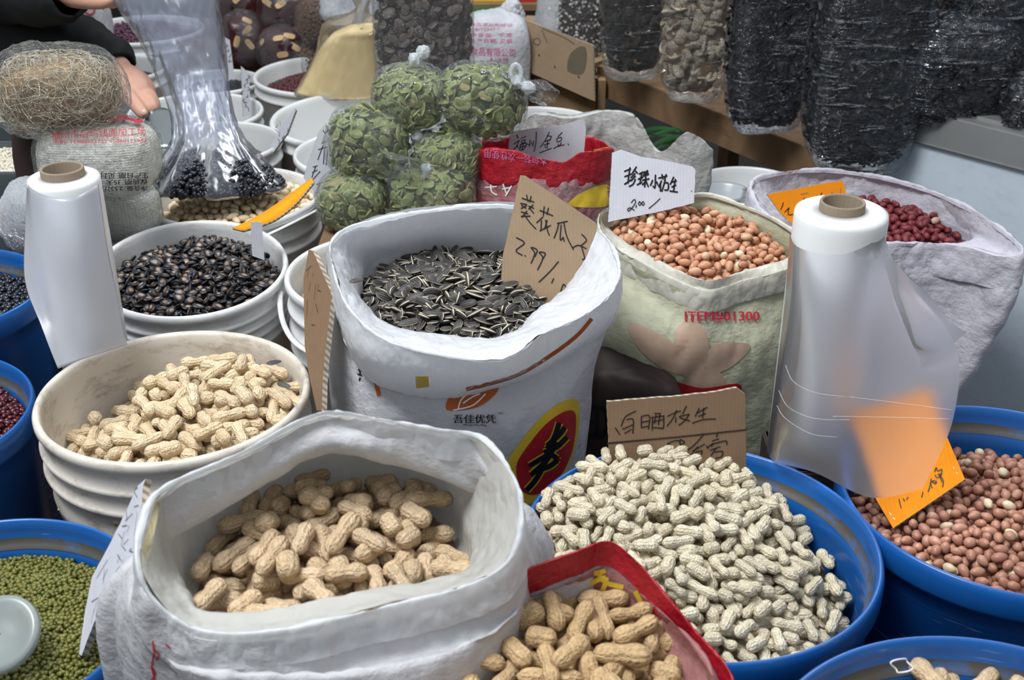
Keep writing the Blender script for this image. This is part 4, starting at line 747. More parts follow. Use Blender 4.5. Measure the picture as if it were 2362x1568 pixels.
for k_,P_L in enumerate([[(1812,842),(1830,880),(1880,905),(1950,915)],[(1796,900),(1820,940),(1880,965),(1960,968)],[(1792,935),(1812,965),(1870,1000),(1930,1008)],[(1960,915),(2080,930),(2195,945)],[(1920,960),(2050,962),(2190,966)]]):
    pts=[]
    for x,y in smo(np.array(P_L,float),6):
        d=Vector(ray(x,y)).normalized(); h=film_t.ray_cast(Vector(CAM),d)
        if h[0] is not None: pts.append(h[0]-d*.0003)
    if len(pts)>4: tubeobj('film_crease',pts,[.00012]*len(pts),M['scr'],FILM,6)
# stools under the rolls
def crate(name,c,sx_,sy_,h,label,m='wplast_dirty'):
    t=empty(name,(c[0],c[1],0),label,'crate')
    for i,(dx,dy,ax,ay) in enumerate([(0,sy_/2,sx_,.01),(0,-sy_/2,sx_,.01),(sx_/2,0,.01,sy_),(-sx_/2,0,.01,sy_)]): bobj('side_panel',box((c[0]+dx,c[1]+dy,h/2),(ax+.01,ay+.01,h-.004),0,.002),M[m],t)
    bobj('top_panel',box((c[0],c[1],h-.004),(sx_+.012,sy_+.012,.008),0,.002),M[m],t); return t
crate('narrow_crate',(rl[0]-.0,rl[1]),.07,.07,.710,'narrow crate under the left film roll','darkbag'); crate('narrow_crate',(rr[0],rr[1]),.075,.075,.690,'narrow crate under the right film roll','darkbag')
# ================================================================ SIGNS
def vplane(px,py,dep,yaw=0,lean=0):
    p=D(px,py,dep); ex=np.array([math.cos(yaw),math.sin(yaw),0]); ey=np.array([-math.sin(yaw)*math.sin(lean),math.cos(yaw)*math.sin(lean),math.cos(lean)]); return Plane(p,p+ex,p+ey)
CM=(M['card'],M['flute']); CO=(M['orange'],M['flute']); CW=(M['cardw'],M['flute']); CD=(M['card2'],M['flute'])
pl=vplane(1230,640,1.418,R(-6),R(24))
s=card('cardboard_sign',[(1200,404),(1212,405),(1372,512),(1378,520),(1340,640),(1290,720),(1240,760),(1150,720),(1160,590)],pl,.005,CM,'brown cardboard sign marked 2.99 standing in the sunflower seeds',tear=.7)
strokes('handwriting',pl,[[(298,322),(310,385)],[(345,335),(330,395)],[(250,355),(375,395)],[(235,410),(300,425),(240,462)],[(245,430),(290,460)],[(320,440),(372,460)],[(365,425),(320,470)],[(335,465),(372,512)],[(240,500),(310,520)],[(240,548),(335,545)],[(300,490),(250,555)],[(282,540),(330,610),(395,680)],
 [(485,445),(475,540)],[(530,460),(512,525)],[(440,485),(575,540)],[(470,555),(405,615)],[(455,590),(450,700)],[(552,645),(440,700)],[(500,590),(520,700),(540,748)],[(515,590),(490,680)],[(625,622),(730,600)],[(640,620),(620,700),(590,778)],[(665,640),(655,795),(688,770)],[(690,780),(697,812)],[(695,620),(725,760),(795,900)],
 [(885,740),(935,800),(880,855)],[(790,880),(850,855),(930,890)],[(880,865),(915,990),(890,1005)],[(190,775),(275,830),(185,910),(250,960)],[(280,965),(286,969)],[(385,975),(410,905),(345,880),(385,940),(345,1045)],[(470,1000),(497,940),(430,930),(470,990),(415,1115)],[(635,1030),(540,1140),(430,1245)],[(585,1210),(565,1255)],[(660,1345),(690,1270),(715,1300)]],(1150,380),.2169,2.6,M['ink'],s)
pl=vplane(1500,490,1.600,R(3),R(25))
s=card('white_card_sign',[(1412,352),(1432,345),(1480,362),(1510,366),(1530,370),(1598,384),(1604,392),(1601,468),(1530,486),(1460,500),(1403,512)],pl,.004,CW,'white cardboard sign marked 2.00 standing in the cream sack',tear=.7)
strokes('handwriting',pl,[[(420,535),(530,490)],[(425,635),(540,590)],[(520,470),(500,610),(480,760)],[(420,780),(535,700)],[(640,455),(600,520),(560,580)],[(600,505),(660,570)],[(615,580),(540,655)],[(620,630),(540,715)],[(620,690),(580,780),(510,822)],[(700,585),(770,550)],[(680,685),(760,650)],[(745,570),(710,770)],[(660,790),(745,748)],[(800,545),(780,620)],[(852,520),(860,600)],[(770,625),(870,590)],[(760,705),(880,680)],[(830,540),(800,830)],[(820,725),(760,790)],[(825,720),(868,825)],
 [(1005,610),(997,840),(962,820)],[(950,710),(912,800)],[(1030,740),(1048,790)],[(1070,665),(1220,625)],[(1130,600),(1147,680)],[(1210,600),(1180,692)],[(1120,720),(1070,830)],[(1100,780),(1100,910)],[(1190,705),(1130,910)],[(1170,760),(1245,760),(1245,880),(1185,892)],[(1350,650),(1290,780)],[(1310,742),(1400,720)],[(1320,832),(1390,800)],[(1385,690),(1350,910)],[(1285,912),(1420,930)]],(1390,330),.1212,3.6,M['ink'],s)
strokes('handwriting',pl,[[(545,1130),(600,1072),(628,1120),(560,1230),(490,1292),(480,1250),(530,1230),(600,1275)],[(642,1180),(632,1225)],[(705,1108),(680,1145),(700,1182),(730,1150),(705,1108)],[(770,1108),(745,1140),(765,1182),(792,1150),(770,1108)],[(1092,1055),(980,1160),(880,1240)],[(1690,908),(1694,912)]],(1390,330),.1212,2.0,M['ink'],s,.0009)
pl=vplane(1560,1000,1.305,R(3),R(14))
s=card('cardboard_sign',[(1400,926),(1480,920),(1560,914),(1640,905),(1700,894),(1718,908),(1720,1000),(1722,1090),(1500,1120),(1408,1100)],pl,.005,CD,'dark brown cardboard sign behind the pale peanuts',tear=.8)
pc=[pl.P(x,y,.0006) for x,y in [(1401,1022),(1560,1008),(1720,991)]]; V,F=ribbon(pc,.0016,pl.n); obj('fold_line',V,F,M['darkbag'],s,False)
strokes('handwriting',pl,[[(562,445),(470,490),(400,540),(345,670)],[(430,575),(525,568),(520,775)],[(365,715),(430,690),(520,650)],[(400,778),(500,718)],[(258,700),(325,795)],[(650,525),(648,690)],[(650,525),(770,515),(755,712)],[(655,612),(760,590)],[(650,692),(745,672)],[(800,540),(990,515)],[(815,545),(812,730)],[(985,530),(982,690),(940,700)],[(850,480),(935,478)],[(868,500),(845,625)],[(930,480),(905,650)],[(820,605),(970,572)],[(825,692),(980,700)],[(1045,520),(1150,470),(1240,440)],[(1180,430),(1120,560),(1035,668)],[(1170,540),(1165,612)],[(1328,370),(1270,480)],[(1370,490),(1220,530),(1380,592)],[(1370,490),(1300,590),(1215,655)],[(1520,400),(1460,522)],[(1490,472),(1640,388)],[(1510,522),(1620,480)],[(1590,400),(1570,540)],[(1420,625),(1580,572),(1765,562)],
 [(1060,925),(1040,960),(1060,1000),(1090,960),(1050,930),(1160,890),(1230,892)],[(1235,870),(1302,912),(1235,945),(1235,870)],[(1590,790),(1440,960),(1290,1065)],[(1430,1040),(1600,940)],[(1500,980),(1440,1045),(1395,1108)],[(1475,1050),(1462,1105)],[(1480,1060),(1560,1040),(1550,1092)],[(1800,780),(1780,832)],[(1720,892),(1812,862)],[(1635,965),(1650,1000),(1700,950),(1920,892),(1932,945)],[(1725,930),(1705,975)],[(1690,1032),(1835,980)],[(1775,1000),(1700,1110)],[(1760,1062),(1870,1050),(1855,1130),(1770,1152)]],(1380,880),.1531,2.4,M['ink'],s)
pl=vplane(1270,320,1.98,R(8),R(10))
s=card('white_card_sign',[(1175,305),(1230,296),(1290,290),(1348,276),(1352,300),(1345,375),(1300,400),(1172,390)],pl,.004,CW,'white card sign standing in the red bag',tear=.6)
strokes('handwriting',pl,[[(1005,580),(1020,620)],[(970,690),(1045,640)],[(1030,650),(1000,720),(950,772)],[(1005,700),(1020,740)],[(1060,620),(1112,600)],[(1065,652),(1105,640),(1100,670),(1062,680),(1065,652)],[(1042,702),(1120,680),(1092,750),(1042,760),(1050,702)],[(1050,730),(1105,712)],[(1080,690),(1070,758)],[(1130,690),(1152,700)],[(1165,640),(1160,722)],[(1205,650),(1200,722)],[(1240,545),(1235,680),(1212,782)],[(1180,672),(1188,695)],[(1395,545),(1350,640),(1288,728)],[(1370,592),(1420,600),(1402,635)],[(1340,658),(1410,640)],[(1330,702),(1400,680)],[(1378,640),(1370,742)],[(1280,797),(1420,742)],[(1345,715),(1355,737)],[(1500,600),(1550,552)],[(1490,622),(1540,610),(1535,650),(1490,662),(1490,622)],[(1450,745),(1500,715),(1575,700)],[(1500,690),(1512,720)],[(1540,672),(1520,715)],[(1622,688),(1628,700)]],(1000,200),.1913,1.9,M['ink'],s)
pl=vplane(1860,460,1.93,R(10),R(20))
s=card('orange_card_sign',[(1769,448),(1800,442),(1850,433),(1900,423),(1944,416),(1950,440),(1951,475),(1945,520),(1832,520),(1800,490)],pl,.003,CO,'orange card sign behind the right film roll top',tear=.4)
strokes('handwriting',pl,[[(655,760),(640,830),(600,915)],[(790,875),(690,975)],[(785,880),(770,1030),(870,1025)],[(990,810),(1000,940)],[(990,850),(1110,720),(1200,700),(1220,800)],[(1130,650),(1090,800),(1050,890)],[(1100,800),(1150,850)],[(1418,605),(1440,720)],[(1525,540),(1490,680),(1440,740),(1430,680)],[(1330,770),(1430,670),(1520,650)],[(1575,690),(1565,742)],[(1765,540),(1740,640),(1705,722)],[(1865,560),(1790,650),(1710,700)],[(1800,560),(1780,722)]],(1740,390),.1016,1.9,M['ink'],s)
strokes('staple',pl,[[(1060,570),(1215,540)],[(1960,440),(1960,600)]],(1740,390),.1016,1.3,M['staple'],s)
pl=Plane(D(2060,1215,1.265),D(2225,1100,1.262),D(2170,930,1.31))
s=card('orange_card_sign',[(2060,1218),(2020,1150),(1975,1010),(1960,960),(2140,895),(2175,985),(2226,1105)],pl,.004,CO,'orange card sign leaning in the brown kernels behind the hanging film')
strokes('handwriting',pl,[[(1430,530),(1405,590)],[(1430,535),(1452,590)],[(1470,580),(1512,560),(1512,620),(1450,642)],[(1410,650),(1432,692)],[(1512,640),(1450,692)],[(1480,650),(1520,762)],[(1500,672),(1540,740),(1530,832)],[(1350,710),(1330,820),(1300,910)],[(1330,780),(1400,730)],[(1370,740),(1410,790),(1422,740),(1432,772)],[(1345,800),(1362,852)],[(845,1030),(860,1100),(876,1172)],[(910,1020),(932,1060)],[(985,1000),(960,1030)],[(1218,920),(1200,1000)]],(1950,1000),.1467,2.2,M['ink'],s)
strokes('staple',pl,[[(1690,520),(1715,552)],[(1745,605),(1762,632)],[(690,1240),(722,1282)],[(750,1320),(776,1345)]],(1950,1000),.1467,1.3,M['staple'],s)
# orange card seen nearly edge-on, taped on the melon seed bucket
G=np.array([smo([W(x,y,z) for x,y,z in r],6) for r in [[(538,530,.80),(600,500,.815),(660,460,.83),(722,414,.85)],[(562,536,.800),(630,514,.813),(682,476,.827),(726,424,.848)]]])
s=tag(obj('orange_card_sign',G.reshape(-1,3),grid_faces(2,G.shape[1],False),[M['orange'],M['flute']],None,False),'orange card tilted edge-on over the melon seeds','sign'); md=s.modifiers.new('t','SOLIDIFY'); md.thickness=.004; md.material_offset_rim=1
pl=vplane(592,560,1.72,R(60),R(4)); s=card('white_card_strip',[(578,512),(604,512),(610,600),(582,590)],vplane(592,560,1.66,R(20),R(5)),.002,CW,'narrow white strip standing inside the melon seed bucket')
# tall brown cardboard edge
pl=Plane(D(715,580,1.42),D(760,665,1.35),D(735,950,1.33))
s=card('cardboard_sign',[(712,575),(722,580),(758,662),(765,680),(745,860),(742,948),(730,946),(712,860),(703,800),(700,640)],pl,.006,CD,'tall brown cardboard seen edge-on left of the sunflower sack',tear=.5)
strokes('handwriting',pl,[[(705,625),(718,612)],[(712,618),(708,640)],[(722,630),(722,636)],[(716,650),(712,670)],[(728,655),(724,690)],[(735,655),(733,665)],[(728,700),(733,722)],[(718,748),(726,750)],[(740,672),(732,668)],[(709,690),(707,730)]],(0,0),1,1.2,M['ink'],s)
# white card in the mung bean bin
pl=Plane(D(326,1120,1.02),D(318,1290,.98),D(215,1400,1.08))
s=card('white_card_sign',[(336,1104),(330,1120),(323,1200),(318,1290),(312,1298),(290,1310),(245,1375),(215,1440),(188,1512),(182,1508),(196,1410),(212,1330),(250,1260),(290,1180),(318,1120)],pl,.006,CW,'white corrugated card with scribbles in the mung bean bin',tear=.6)
strokes('handwriting',pl,[[(395,310),(400,390)],[(445,335),(385,395)],[(360,440),(400,430)],[(420,430),(400,490)],[(330,500),(360,540)],[(380,480),(350,600)],[(410,545),(370,590)],[(360,600),(390,640)],[(320,670),(350,720)],[(340,680),(320,740)],[(300,830),(340,770)],[(290,920),(310,850)],[(240,715),(150,865)],[(215,790),(205,910)],[(240,790),(200,880)],[(215,990),(110,1060)],[(150,1060),(120,1160)],[(130,1120),(105,1230)],[(490,120),(460,150),(485,200)],[(495,265),(460,280)],[(485,320),(470,420),(460,520)],[(440,620),(420,640),(450,650)],[(370,710),(360,740)]],(180,1090),.2808,1.6,M['ink'],s)
# small white cards in rear buckets
def scrib(pl,x0,x1,y0,y1,n,s,seed,w=1.3):
    r=random.Random(seed); L=[]
    for i in range(n):
        x=r.uniform(x0,x1);y=y0+(y1-y0)*(i+.5)/n; L.append([(x,y),(x+r.uniform(-6,6),y+r.uniform(2,7)),(x+r.uniform(-5,5),y+r.uniform(5,11))])
    strokes('handwriting',pl,L,(0,0),1,w,M['ink'],s)
pl=vplane(527,130,3.25,R(30),R(8)); s=card('white_card_sign',[(515,84),(530,92),(541,178),(522,190)],pl,.004,CW,'white card behind the plastic bag, in the small rear bucket'); scrib(pl,519,535,95,165,6,s,1)
pl=vplane(567,210,2.85,R(25),R(5)); s=card('white_card_sign',[(556,152),(575,170),(578,264),(561,270)],pl,.004,CW,'narrow white card standing in the black bean bucket'); scrib(pl,561,572,170,250,9,s,2)
pl=vplane(650,300,2.5,R(-50),R(20)); s=card('white_card_sign',[(679,250),(682,255),(662,308),(630,352),(620,345),(645,295)],pl,.004,CW,'white card tilted in the round black beans'); scrib(pl,640,664,275,325,6,s,3)
pl=vplane(733,380,1.93,R(10),R(8)); s=card('white_card_sign',[(752,285),(762,300),(772,330),(765,450),(735,470),(722,440),(700,410),(708,380),(722,345),(735,305)],pl,.004,CW,'torn white card sign beside the pumpkin seed bags',tear=1.)
strokes('handwriting',pl,[[(742,330),(752,326)],[(734,345),(755,338)],[(745,335),(733,368)],[(748,342),(746,378)],[(756,345),(752,380)],[(722,385),(732,382)],[(728,384),(718,412)],[(732,392),(720,398)],[(738,395),(712,425)],[(752,290),(757,300),(750,305)],[(745,300),(752,312)],[(730,425),(745,420)],[(738,422),(730,445)]],(0,0),1,1.6,M['ink'],s)
# ================================================================ PLASTIC BAGS
M['clear']=clearmat('clear_bag_film',(.97,.99,.98),.03,22,.9,(1,1,1),.04); M['clear_v']=clearmat('stretched_bag_film',(.97,.98,.98),.015,9,.9,(1.2,1.2,5),.03,(.8,.85,.9),10)
M['knot']=clearmat('bunched_film',(.95,.97,.97),.45,40,1.,(1,1,1),.18); M['clear_b']=clearmat('blue_grey_bag_film',(.88,.92,.97),.03,7,.8,(1.2,1.2,4.5),.03,(.35,.42,.5),9)
def super_pt(n,rng,p,a,b,c):
    d=rng.normal(size=(n,3)); d/=np.linalg.norm(d,axis=1,keepdims=True); s=1/((abs(d)**p).sum(1)**(1/p)); P=d*s[:,None]; N=np.sign(P)*abs(P)**(p-1)/np.array([a,b,c]); N/=np.linalg.norm(N,axis=1,keepdims=True); return P*np.array([a,b,c]),N
def shell_things(name,center,dims,p,n,meshes,m,limit,label,cat,group,rest,seed,depth=.012,tilt=.45,vis=.0,stand=0.):
    rng=np.random.default_rng(seed); P,N=super_pt(n*2,rng,p,*dims); c=np.array(center); k=((N*(CAM-c-P)).sum(1)>-.25); P=P[k][:n];N=N[k][:n]
    dd=rng.uniform(0,1,len(P))**1.5; P=c+P*(1-depth/min(dims)*(.18+dd))[:,None]
    a=rng.normal(size=P.shape); up=N+rng.normal(size=P.shape)*tilt; up/=np.linalg.norm(up,axis=1,keepdims=True); a-=up*(a*up).sum(1,keepdims=True); a/=np.linalg.norm(a,axis=1,keepdims=True)
    T=mats4(P,np.stack([a,np.cross(up,a),up],2),rng.uniform(.88,1.12,len(P))); vis_=(N*((CAM-P)/np.linalg.norm(CAM-P,axis=1,keepdims=True))).sum(1)
    spread(name,meshes,T,dd-vis_*.8-.5*inview(P,0),limit,label,cat,group,m,rest,rng)
def solid(center,dims,p,rows=24,cols=40,amp=0,fr=20,seed=0): return pillow(center,*dims,rows,cols,p,amp,fr,seed)
mPu=[rev_mesh('pumpkin_seed',ell_prof(.0225*s,.0072,9,2.,.3),12,M['pump'],1,.34,0,True,0,i) for i,s in enumerate((1,1.1,.9))]
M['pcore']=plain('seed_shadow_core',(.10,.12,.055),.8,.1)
def knot_bag(name,c,dims,kn,label,seed,film,where,tail=None,p=2.6,limit=60,total=340):
    """clear bag gathered at a knot; c centre, kn the knot point"""
    c=np.array(c); kn=np.array(kn); t=empty(name,(c[0],c[1],c[2]-dims[2]),label,'bag','bags of pumpkin seeds in the pile')
    rng=np.random.default_rng(seed); rows,cols=40,84; u=np.linspace(-PI/2,PI/2*.80,30); v=np.linspace(0,2*PI,cols,endpoint=False); f=lambda x,e: np.sign(x)*np.abs(x)**e; e=2/p
    G=np.stack([f(np.cos(u),e)[:,None]*f(np.cos(v),e)[None]*dims[0],f(np.cos(u),e)[:,None]*f(np.sin(v),e)[None]*dims[1],np.repeat(f(np.sin(u),e)[:,None],cols,1)*dims[2]],-1)+c
    top=G[-1].copy(); k=12; ex=[]
    for i in range(1,k+1):
        s=i/k; q=s**.8; r_=(1-q)*1.+q*.10; ring=kn+(top-top.mean(0))*r_; ring=top*(1-s)+ (kn+(top-top.mean(0))*.10)*s; mid=top.mean(0)
        ring=(mid*(1-s)+kn*s)+(top-mid)*(.10+.90*(1-s)**1.5); ex.append(ring)
    G=np.concatenate([G,np.array(ex)]); w_=np.zeros(len(G)); w_[16:30]=np.linspace(0,.8,14)**2; w_[30:]=1
    ph=rng.uniform(0,6,4); pl_=(np.sin(v*13+ph[0])+.7*np.sin(v*21+ph[1])+.5*np.sin(v*31+ph[2])); mid=G.mean(1,keepdims=True); G=mid+(G-mid)*(1+.035*w_[:,None,None]*pl_[None,:,None]); G=wrinkle(G,.0045,32,seed)
    G[0]=G[0].mean(0); gobj('film',G,film,t)
    ax=(kn-top.mean(0)); ax/=np.linalg.norm(ax); x=np.cross(ax,[.3,1,.2]); x/=np.linalg.norm(x); y=np.cross(ax,x)
    def rings(L): return np.array([[kn+ax*h+(x*math.cos(a)+y*math.sin(a))*r*(1+.25*math.sin(a*5+h*300)) for a in v[::3]] for h,r in L])
    gobj('knot',wrinkle(rings([(-.004,.004),(0,.0085),(.005,.0105),(.010,.0075),(.013,.005),(.018,.008),(.024,.0095),(.030,.006),(.034,.001)]),.003,90,seed),M['knot'],t)
    if tail is not None:
        tl=np.array(tail); d=tl-kn; L=np.linalg.norm(d); d/=L; x=np.cross(d,[0,.2,1]); x/=np.linalg.norm(x); y=np.cross(d,x)
        g=np.array([[kn+d*L*s+(x*math.cos(a)*(.006+r)+y*math.sin(a)*(.004+r*.45))*(1+.15*math.sin(a*6+s*5)) for a in v[::2]] for s,r in ((0,0),(.2,.006),(.4,.016),(.6,.024),(.8,.027),(.95,.024),(1.0,.018))]); gobj('loose_tail',wrinkle(smo(g,3),.004,50,seed),M['clear'],t)
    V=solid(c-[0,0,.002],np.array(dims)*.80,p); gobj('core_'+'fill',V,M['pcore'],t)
    shell_things('pumpkin_seed',c,np.array(dims)*.965,p,total,mPu,M['pump'],limit,'green pumpkin seed inside the '+where,'pumpkin seed','pumpkin seeds in the '+where,'pumpkin seeds packed deeper in the '+where,seed,.017,.5)
    return t
def c3d(px,py,y): return WY(px,py,y)
knot_bag('seed_bag',c3d(815,463,1.80),(.057,.052,.048),c3d(872,428,1.82),'knotted bag of green pumpkin seeds, lowest left of the pile',101,M['clear'],'lowest left knotted bag')
knot_bag('seed_bag',c3d(996,450,1.80),(.070,.052,.046),c3d(1010,395,1.83),'wide bag of green pumpkin seeds, lowest right of the pile',102,M['clear'],'lowest right knotted bag',tail=c3d(885,378,1.74))
knot_bag('seed_bag',c3d(850,332,1.835),(.066,.055,.062),c3d(955,310,1.84),'bag of green pumpkin seeds, middle left of the pile',103,M['clear'],'middle left bag')
knot_bag('seed_bag',c3d(1030,366,1.84),(.056,.045,.046),c3d(990,385,1.80),'small bag of green pumpkin seeds in the middle right of the pile',104,M['clear'],'middle right bag')
knot_bag('seed_bag',c3d(945,226,1.87),(.059,.052,.052),c3d(953,143,1.87),'round bag of green pumpkin seeds with upright knot on top',105,M['clear'],'top bag with upright knot')
knot_bag('seed_bag',c3d(1108,232,1.87),(.075,.055,.060),c3d(1190,188,1.84),'large bag of green pumpkin seeds at the top right with white loop',106,M['clear'],'top right bag',tail=c3d(1268,222,1.86))
bl=[c3d(1188,195,1.83),c3d(1178,165,1.83),c3d(1190,148,1.83),c3d(1202,165,1.83),c3d(1196,195,1.83)]; tubeobj('film_loop',smo(bl,5),[.0035]*21,M['knot'],bpy.data.objects['seed_bag.005'],8)
bobj('board',box((-.12,1.80,.7055),(.36,.17,.018),0,.002),M['wood'],None); tag(bpy.data.objects['board'] if False else COL.objects[-1],'thin board under the pile of pumpkin seed bags','board')
crate('support_crate',(-.04,1.82),.16,.12,.696,'crate holding up the seed bag board','darkbag')
# dark pumpkin/melon seed bag standing behind
mDk=[rev_mesh('dark_seed',ell_prof(.026,.010,9,2.2,.2),12,None or M['b_tan'],1,.35,0,True,0,i) for i in range(2)]
def darkseed():
    b=NB('dark_flat_seed'); a=b.new('Attribute'); a.attribute_name='core'; w=b.new('TexWave',wave_type='RINGS'); w.inputs['Scale'].default_value=2.2; b.L(a.outputs['Fac'],w.inputs['Vector']); r=b.rnd()
    b.base(b.mix(b.ramp(b.math('FRACT',b.math('MULTIPLY',a.outputs['Fac'],4.)),[(.4,0.),(.7,.7)]),b.ramp(r,[(0,(.04,.028,.028)),(1,(.085,.062,.058))]),(.26,.21,.17))); return b.set(.5,.3)
M['dks']=darkseed()
for me in mDk: me.materials[0]=M['dks']
t=empty('tall_seed_bag',(*c3d(975,80,2.40)[:2],.66),'tall clear bag of dark flat seeds behind the pumpkin seed bags','bag'); cc=c3d(977,60,2.42)
gobj('film',solid(cc,(.098,.055,.155),5,36,60,.004,14,8),M['clear'],t); gobj('seed_core',solid(cc-[0,0,.01],(.085,.042,.135),5),M['darkbag'],t)
shell_things('dark_seed',cc-np.array([0,0,.008]),(.094,.051,.145),4.5,620,mDk,M['dks'],150,'dark flat seed in the tall clear bag','seed','dark flat seeds in the tall bag','dark flat seeds deeper in the tall bag',21,.016,.55)
# millet bag
t=empty('millet_bag',(*c3d(770,150,2.84)[:2],.655),'slanted clear bag of yellow millet on the empty bucket rim','bag')
ml=[[(684,205),(760,214),(863,214),(872,206),(800,196),(720,194)],[(700,170),(765,176),(865,176),(870,166),(800,156),(722,160)],[(722,115),(775,118),(866,118),(870,110),(800,104),(735,108)],[(742,66),(790,72),(862,76),(866,66),(810,60),(760,60)]]
def mloop(rows,yf,yb): 
    out=[]
    for r in rows: out.append([WY(x,y,yf) if i<3 else WY(x,y,yb) for i,(x,y) in enumerate(r)])
    return out
def slanted(rows,y0,dy):  # rows of (xl,xr,y)
    L=[]
    for xl,xr,yy in rows:
        a=WY(xl,yy,y0);b=WY(xr,yy,y0); c=(a+b)/2; rx=(b-a)[0]/2; L.append([[c[0]+rx*np.sign(math.cos(q))*abs(math.cos(q))**.7,y0+dy*np.sign(math.sin(q))*abs(math.sin(q))**.7,c[2]] for q in np.linspace(0,2*PI,16,endpoint=False)])
    return [np.array(l) for l in L]
def milletmat():
    b=NB('millet_grain'); v=b.new('TexVoronoi'); v.inputs['Scale'].default_value=420; b.L(b.co(),v.inputs['Vector']); b.base(b.mix(b.ramp(v.outputs['Distance'],[(0,0.),(.7,.5)]),(1.,.82,.44),(.84,.62,.28))); b.nrm(b.bump(v.outputs['Distance'],.5,.001)); return b.set(.7,.2)
M['mil']=milletmat(); M['milfilm']=frostmat('dusty_bag_film',(.88,.80,.58),rough=.3,dens=.10,clear=.75); M['milfilm2']=frostmat('empty_bag_film',(.85,.82,.70),rough=.3,dens=.35,clear=.5)
L=slanted([(770,866,213),(690,872,211),(697,872,195),(715,872,160),(738,870,115),(765,868,82),(800,866,66)],2.86,.05); G=loft([scaled(L[0],.1,0)]+L+[scaled(L[-1],.1,0)],4,80); tag(gobj('millet',wrinkle(G,.003,14,2),M['mil'],t),None)
L=slanted([(700,872,213),(682,876,211),(690,876,195),(708,876,160),(730,874,110),(738,872,72),(755,868,48),(800,850,40),(825,848,12),(800,870,-30)],2.86,.056); G=loft([scaled(L[0],.1,0)]+L,4,80); gobj('film',wrinkle(G,.005,18,4),M['milfilm'],t)
# pale empty bags above the millet
t=empty('bunched_clear_bag',tuple(WY(820,20,3.2)),'bunched clear bags at the top behind the millet','bag'); gobj('film',pillow(WY(815,10,3.2),.07,.04,.05,30,60,2.3,.02,22,5),M['knot'],t)
# dried red bundles
M['dred']=plain('dried_red_slices',(.045,.008,.010),.3,.6,.4,50,.6); M['chip']=plain('beige_root_slice',(.62,.42,.22),.6,.3,.2,80,.3)
def chipmesh():
    P=[(.016*math.copysign(abs(math.cos(a))**.6,math.cos(a)),.008*math.copysign(abs(math.sin(a))**.6,math.sin(a))) for a in np.linspace(0,2*PI,20,endpoint=False)]; V=[(x,y,.0012) for x,y in P]+[(x,y,-.0012) for x,y in P]; F=[list(range(20)),list(range(39,19,-1))]+[[i,i+20,(i+1)%20+20,(i+1)%20] for i in range(20)]; return mkmesh('root_slice',V,F,[M['chip']],False)
cm_=chipmesh()
for i,(px,py,y,r,lab,chips) in enumerate([(566,90,3.45,.073,'wrapped dark red bundle at the left of the stack, beside the plastic bag',[(535,45),(552,62),(548,22),(570,35)]),(655,18,3.45,.070,'wrapped dark red bundle at the top with an oblong root slice',[(644,12),(612,8)]),(652,118,3.38,.066,'wrapped dark red bundle with bright glints, just above the red bean bucket',[(602,90),(668,85),(625,100),(604,132),(618,104)]),(535,15,3.6,.065,'wrapped dark red bundle at the top left of the stack',[]),(572,178,3.6,.060,'wrapped dark red bundle low in shadow behind the cards',[]),(715,180,3.6,.05,'dark lump behind the red bean bucket',[])][:5]):
    c=WY(px,py,y); t=empty('wrapped_bundle',(c[0],c[1],c[2]-r),lab,'bundle','wrapped dark red bundles'); G=pillow(c,r,r*.8,r,28,44,2.4,.012,22,60+i); o=gobj('contents',G,M['dred'],t); G=pillow(c,r*1.05,r*.86,r*1.05,30,60,2.4,.008,18,70+i); gobj('film',G,M['clear'],t); tr=bvh(o)
    offs=[(-20,-30),(15,-28),(-28,20),(22,18)] if not chips else [(q[0]-px if 0 else q[0]-px,q[1]-py) for q in chips]
    if chips:
        offs={0:[(5,-42),(10,12),(-20,6),(4,-20)],1:[(-8,-8),(-38,-12)],2:[(-48,-22),(15,-35),(0,8),(-10,-30),(28,-10)]}.get(i,[(0,0)])
    else: offs=[(12,-18)]
    rr2=random.Random(i)
    for dx,dy in offs:
        d=Vector(ray(px+dx,py+dy)).normalized(); h=tr.ray_cast(Vector(CAM),d)
        if h[0] is not None:
            ch=bpy.data.objects.new('root_slice',cm_); COL.objects.link(ch); q=h[1].to_track_quat('Z','Y').to_matrix().to_4x4(); ch.matrix_world=Matrix.Translation(h[0]-d*.002)@q@Matrix.Rotation(rr2.uniform(0,3),4,'Z'); ch['label']='beige root slice showing through the film of a dark red bundle'; ch['category']='root slice'; ch['group']='root slices in the dark red bundles'
# lentil bags
gl_=ico(M['lentil'],.0085,.0040)
for i,(px,py,y,r,lab) in enumerate([(742,42,3.32,.068,'clear bag of brown lentils, upper one beside the dark red bundles'),(735,150,3.36,.075,'clear bag of brown lentils, lower one behind the millet')]):
    c=WY(px,py,y); t=empty('lentil_bag',(c[0],c[1],c[2]-r),lab,'bag'); gobj('film',pillow(c,r*1.06,r*.8,r*1.1,30,50,2.3,.006,18,80+i),M['clear'],t); gobj('lentil_core',solid(c,(r*.86,r*.6,r*.86),2.3),M['lentil'],t)
    rng=np.random.default_rng(i); P,N=super_pt(1500,rng,2.3,r*.93,r*.67,r*.93); a=rng.normal(size=P.shape); tag(merged('lentils',gl_,mats4(P+c,frames(a/np.linalg.norm(a,axis=1,keepdims=True),roll=True,rng=rng)),M['lentil'],t),None,None,None,'stuff')
tag(bobj('rear_bench',box((-.50,3.62,.30),(1.0,.35,.60),0,.004),M['wood']),'low wooden bench carrying the wrapped bundles at the back','bench')
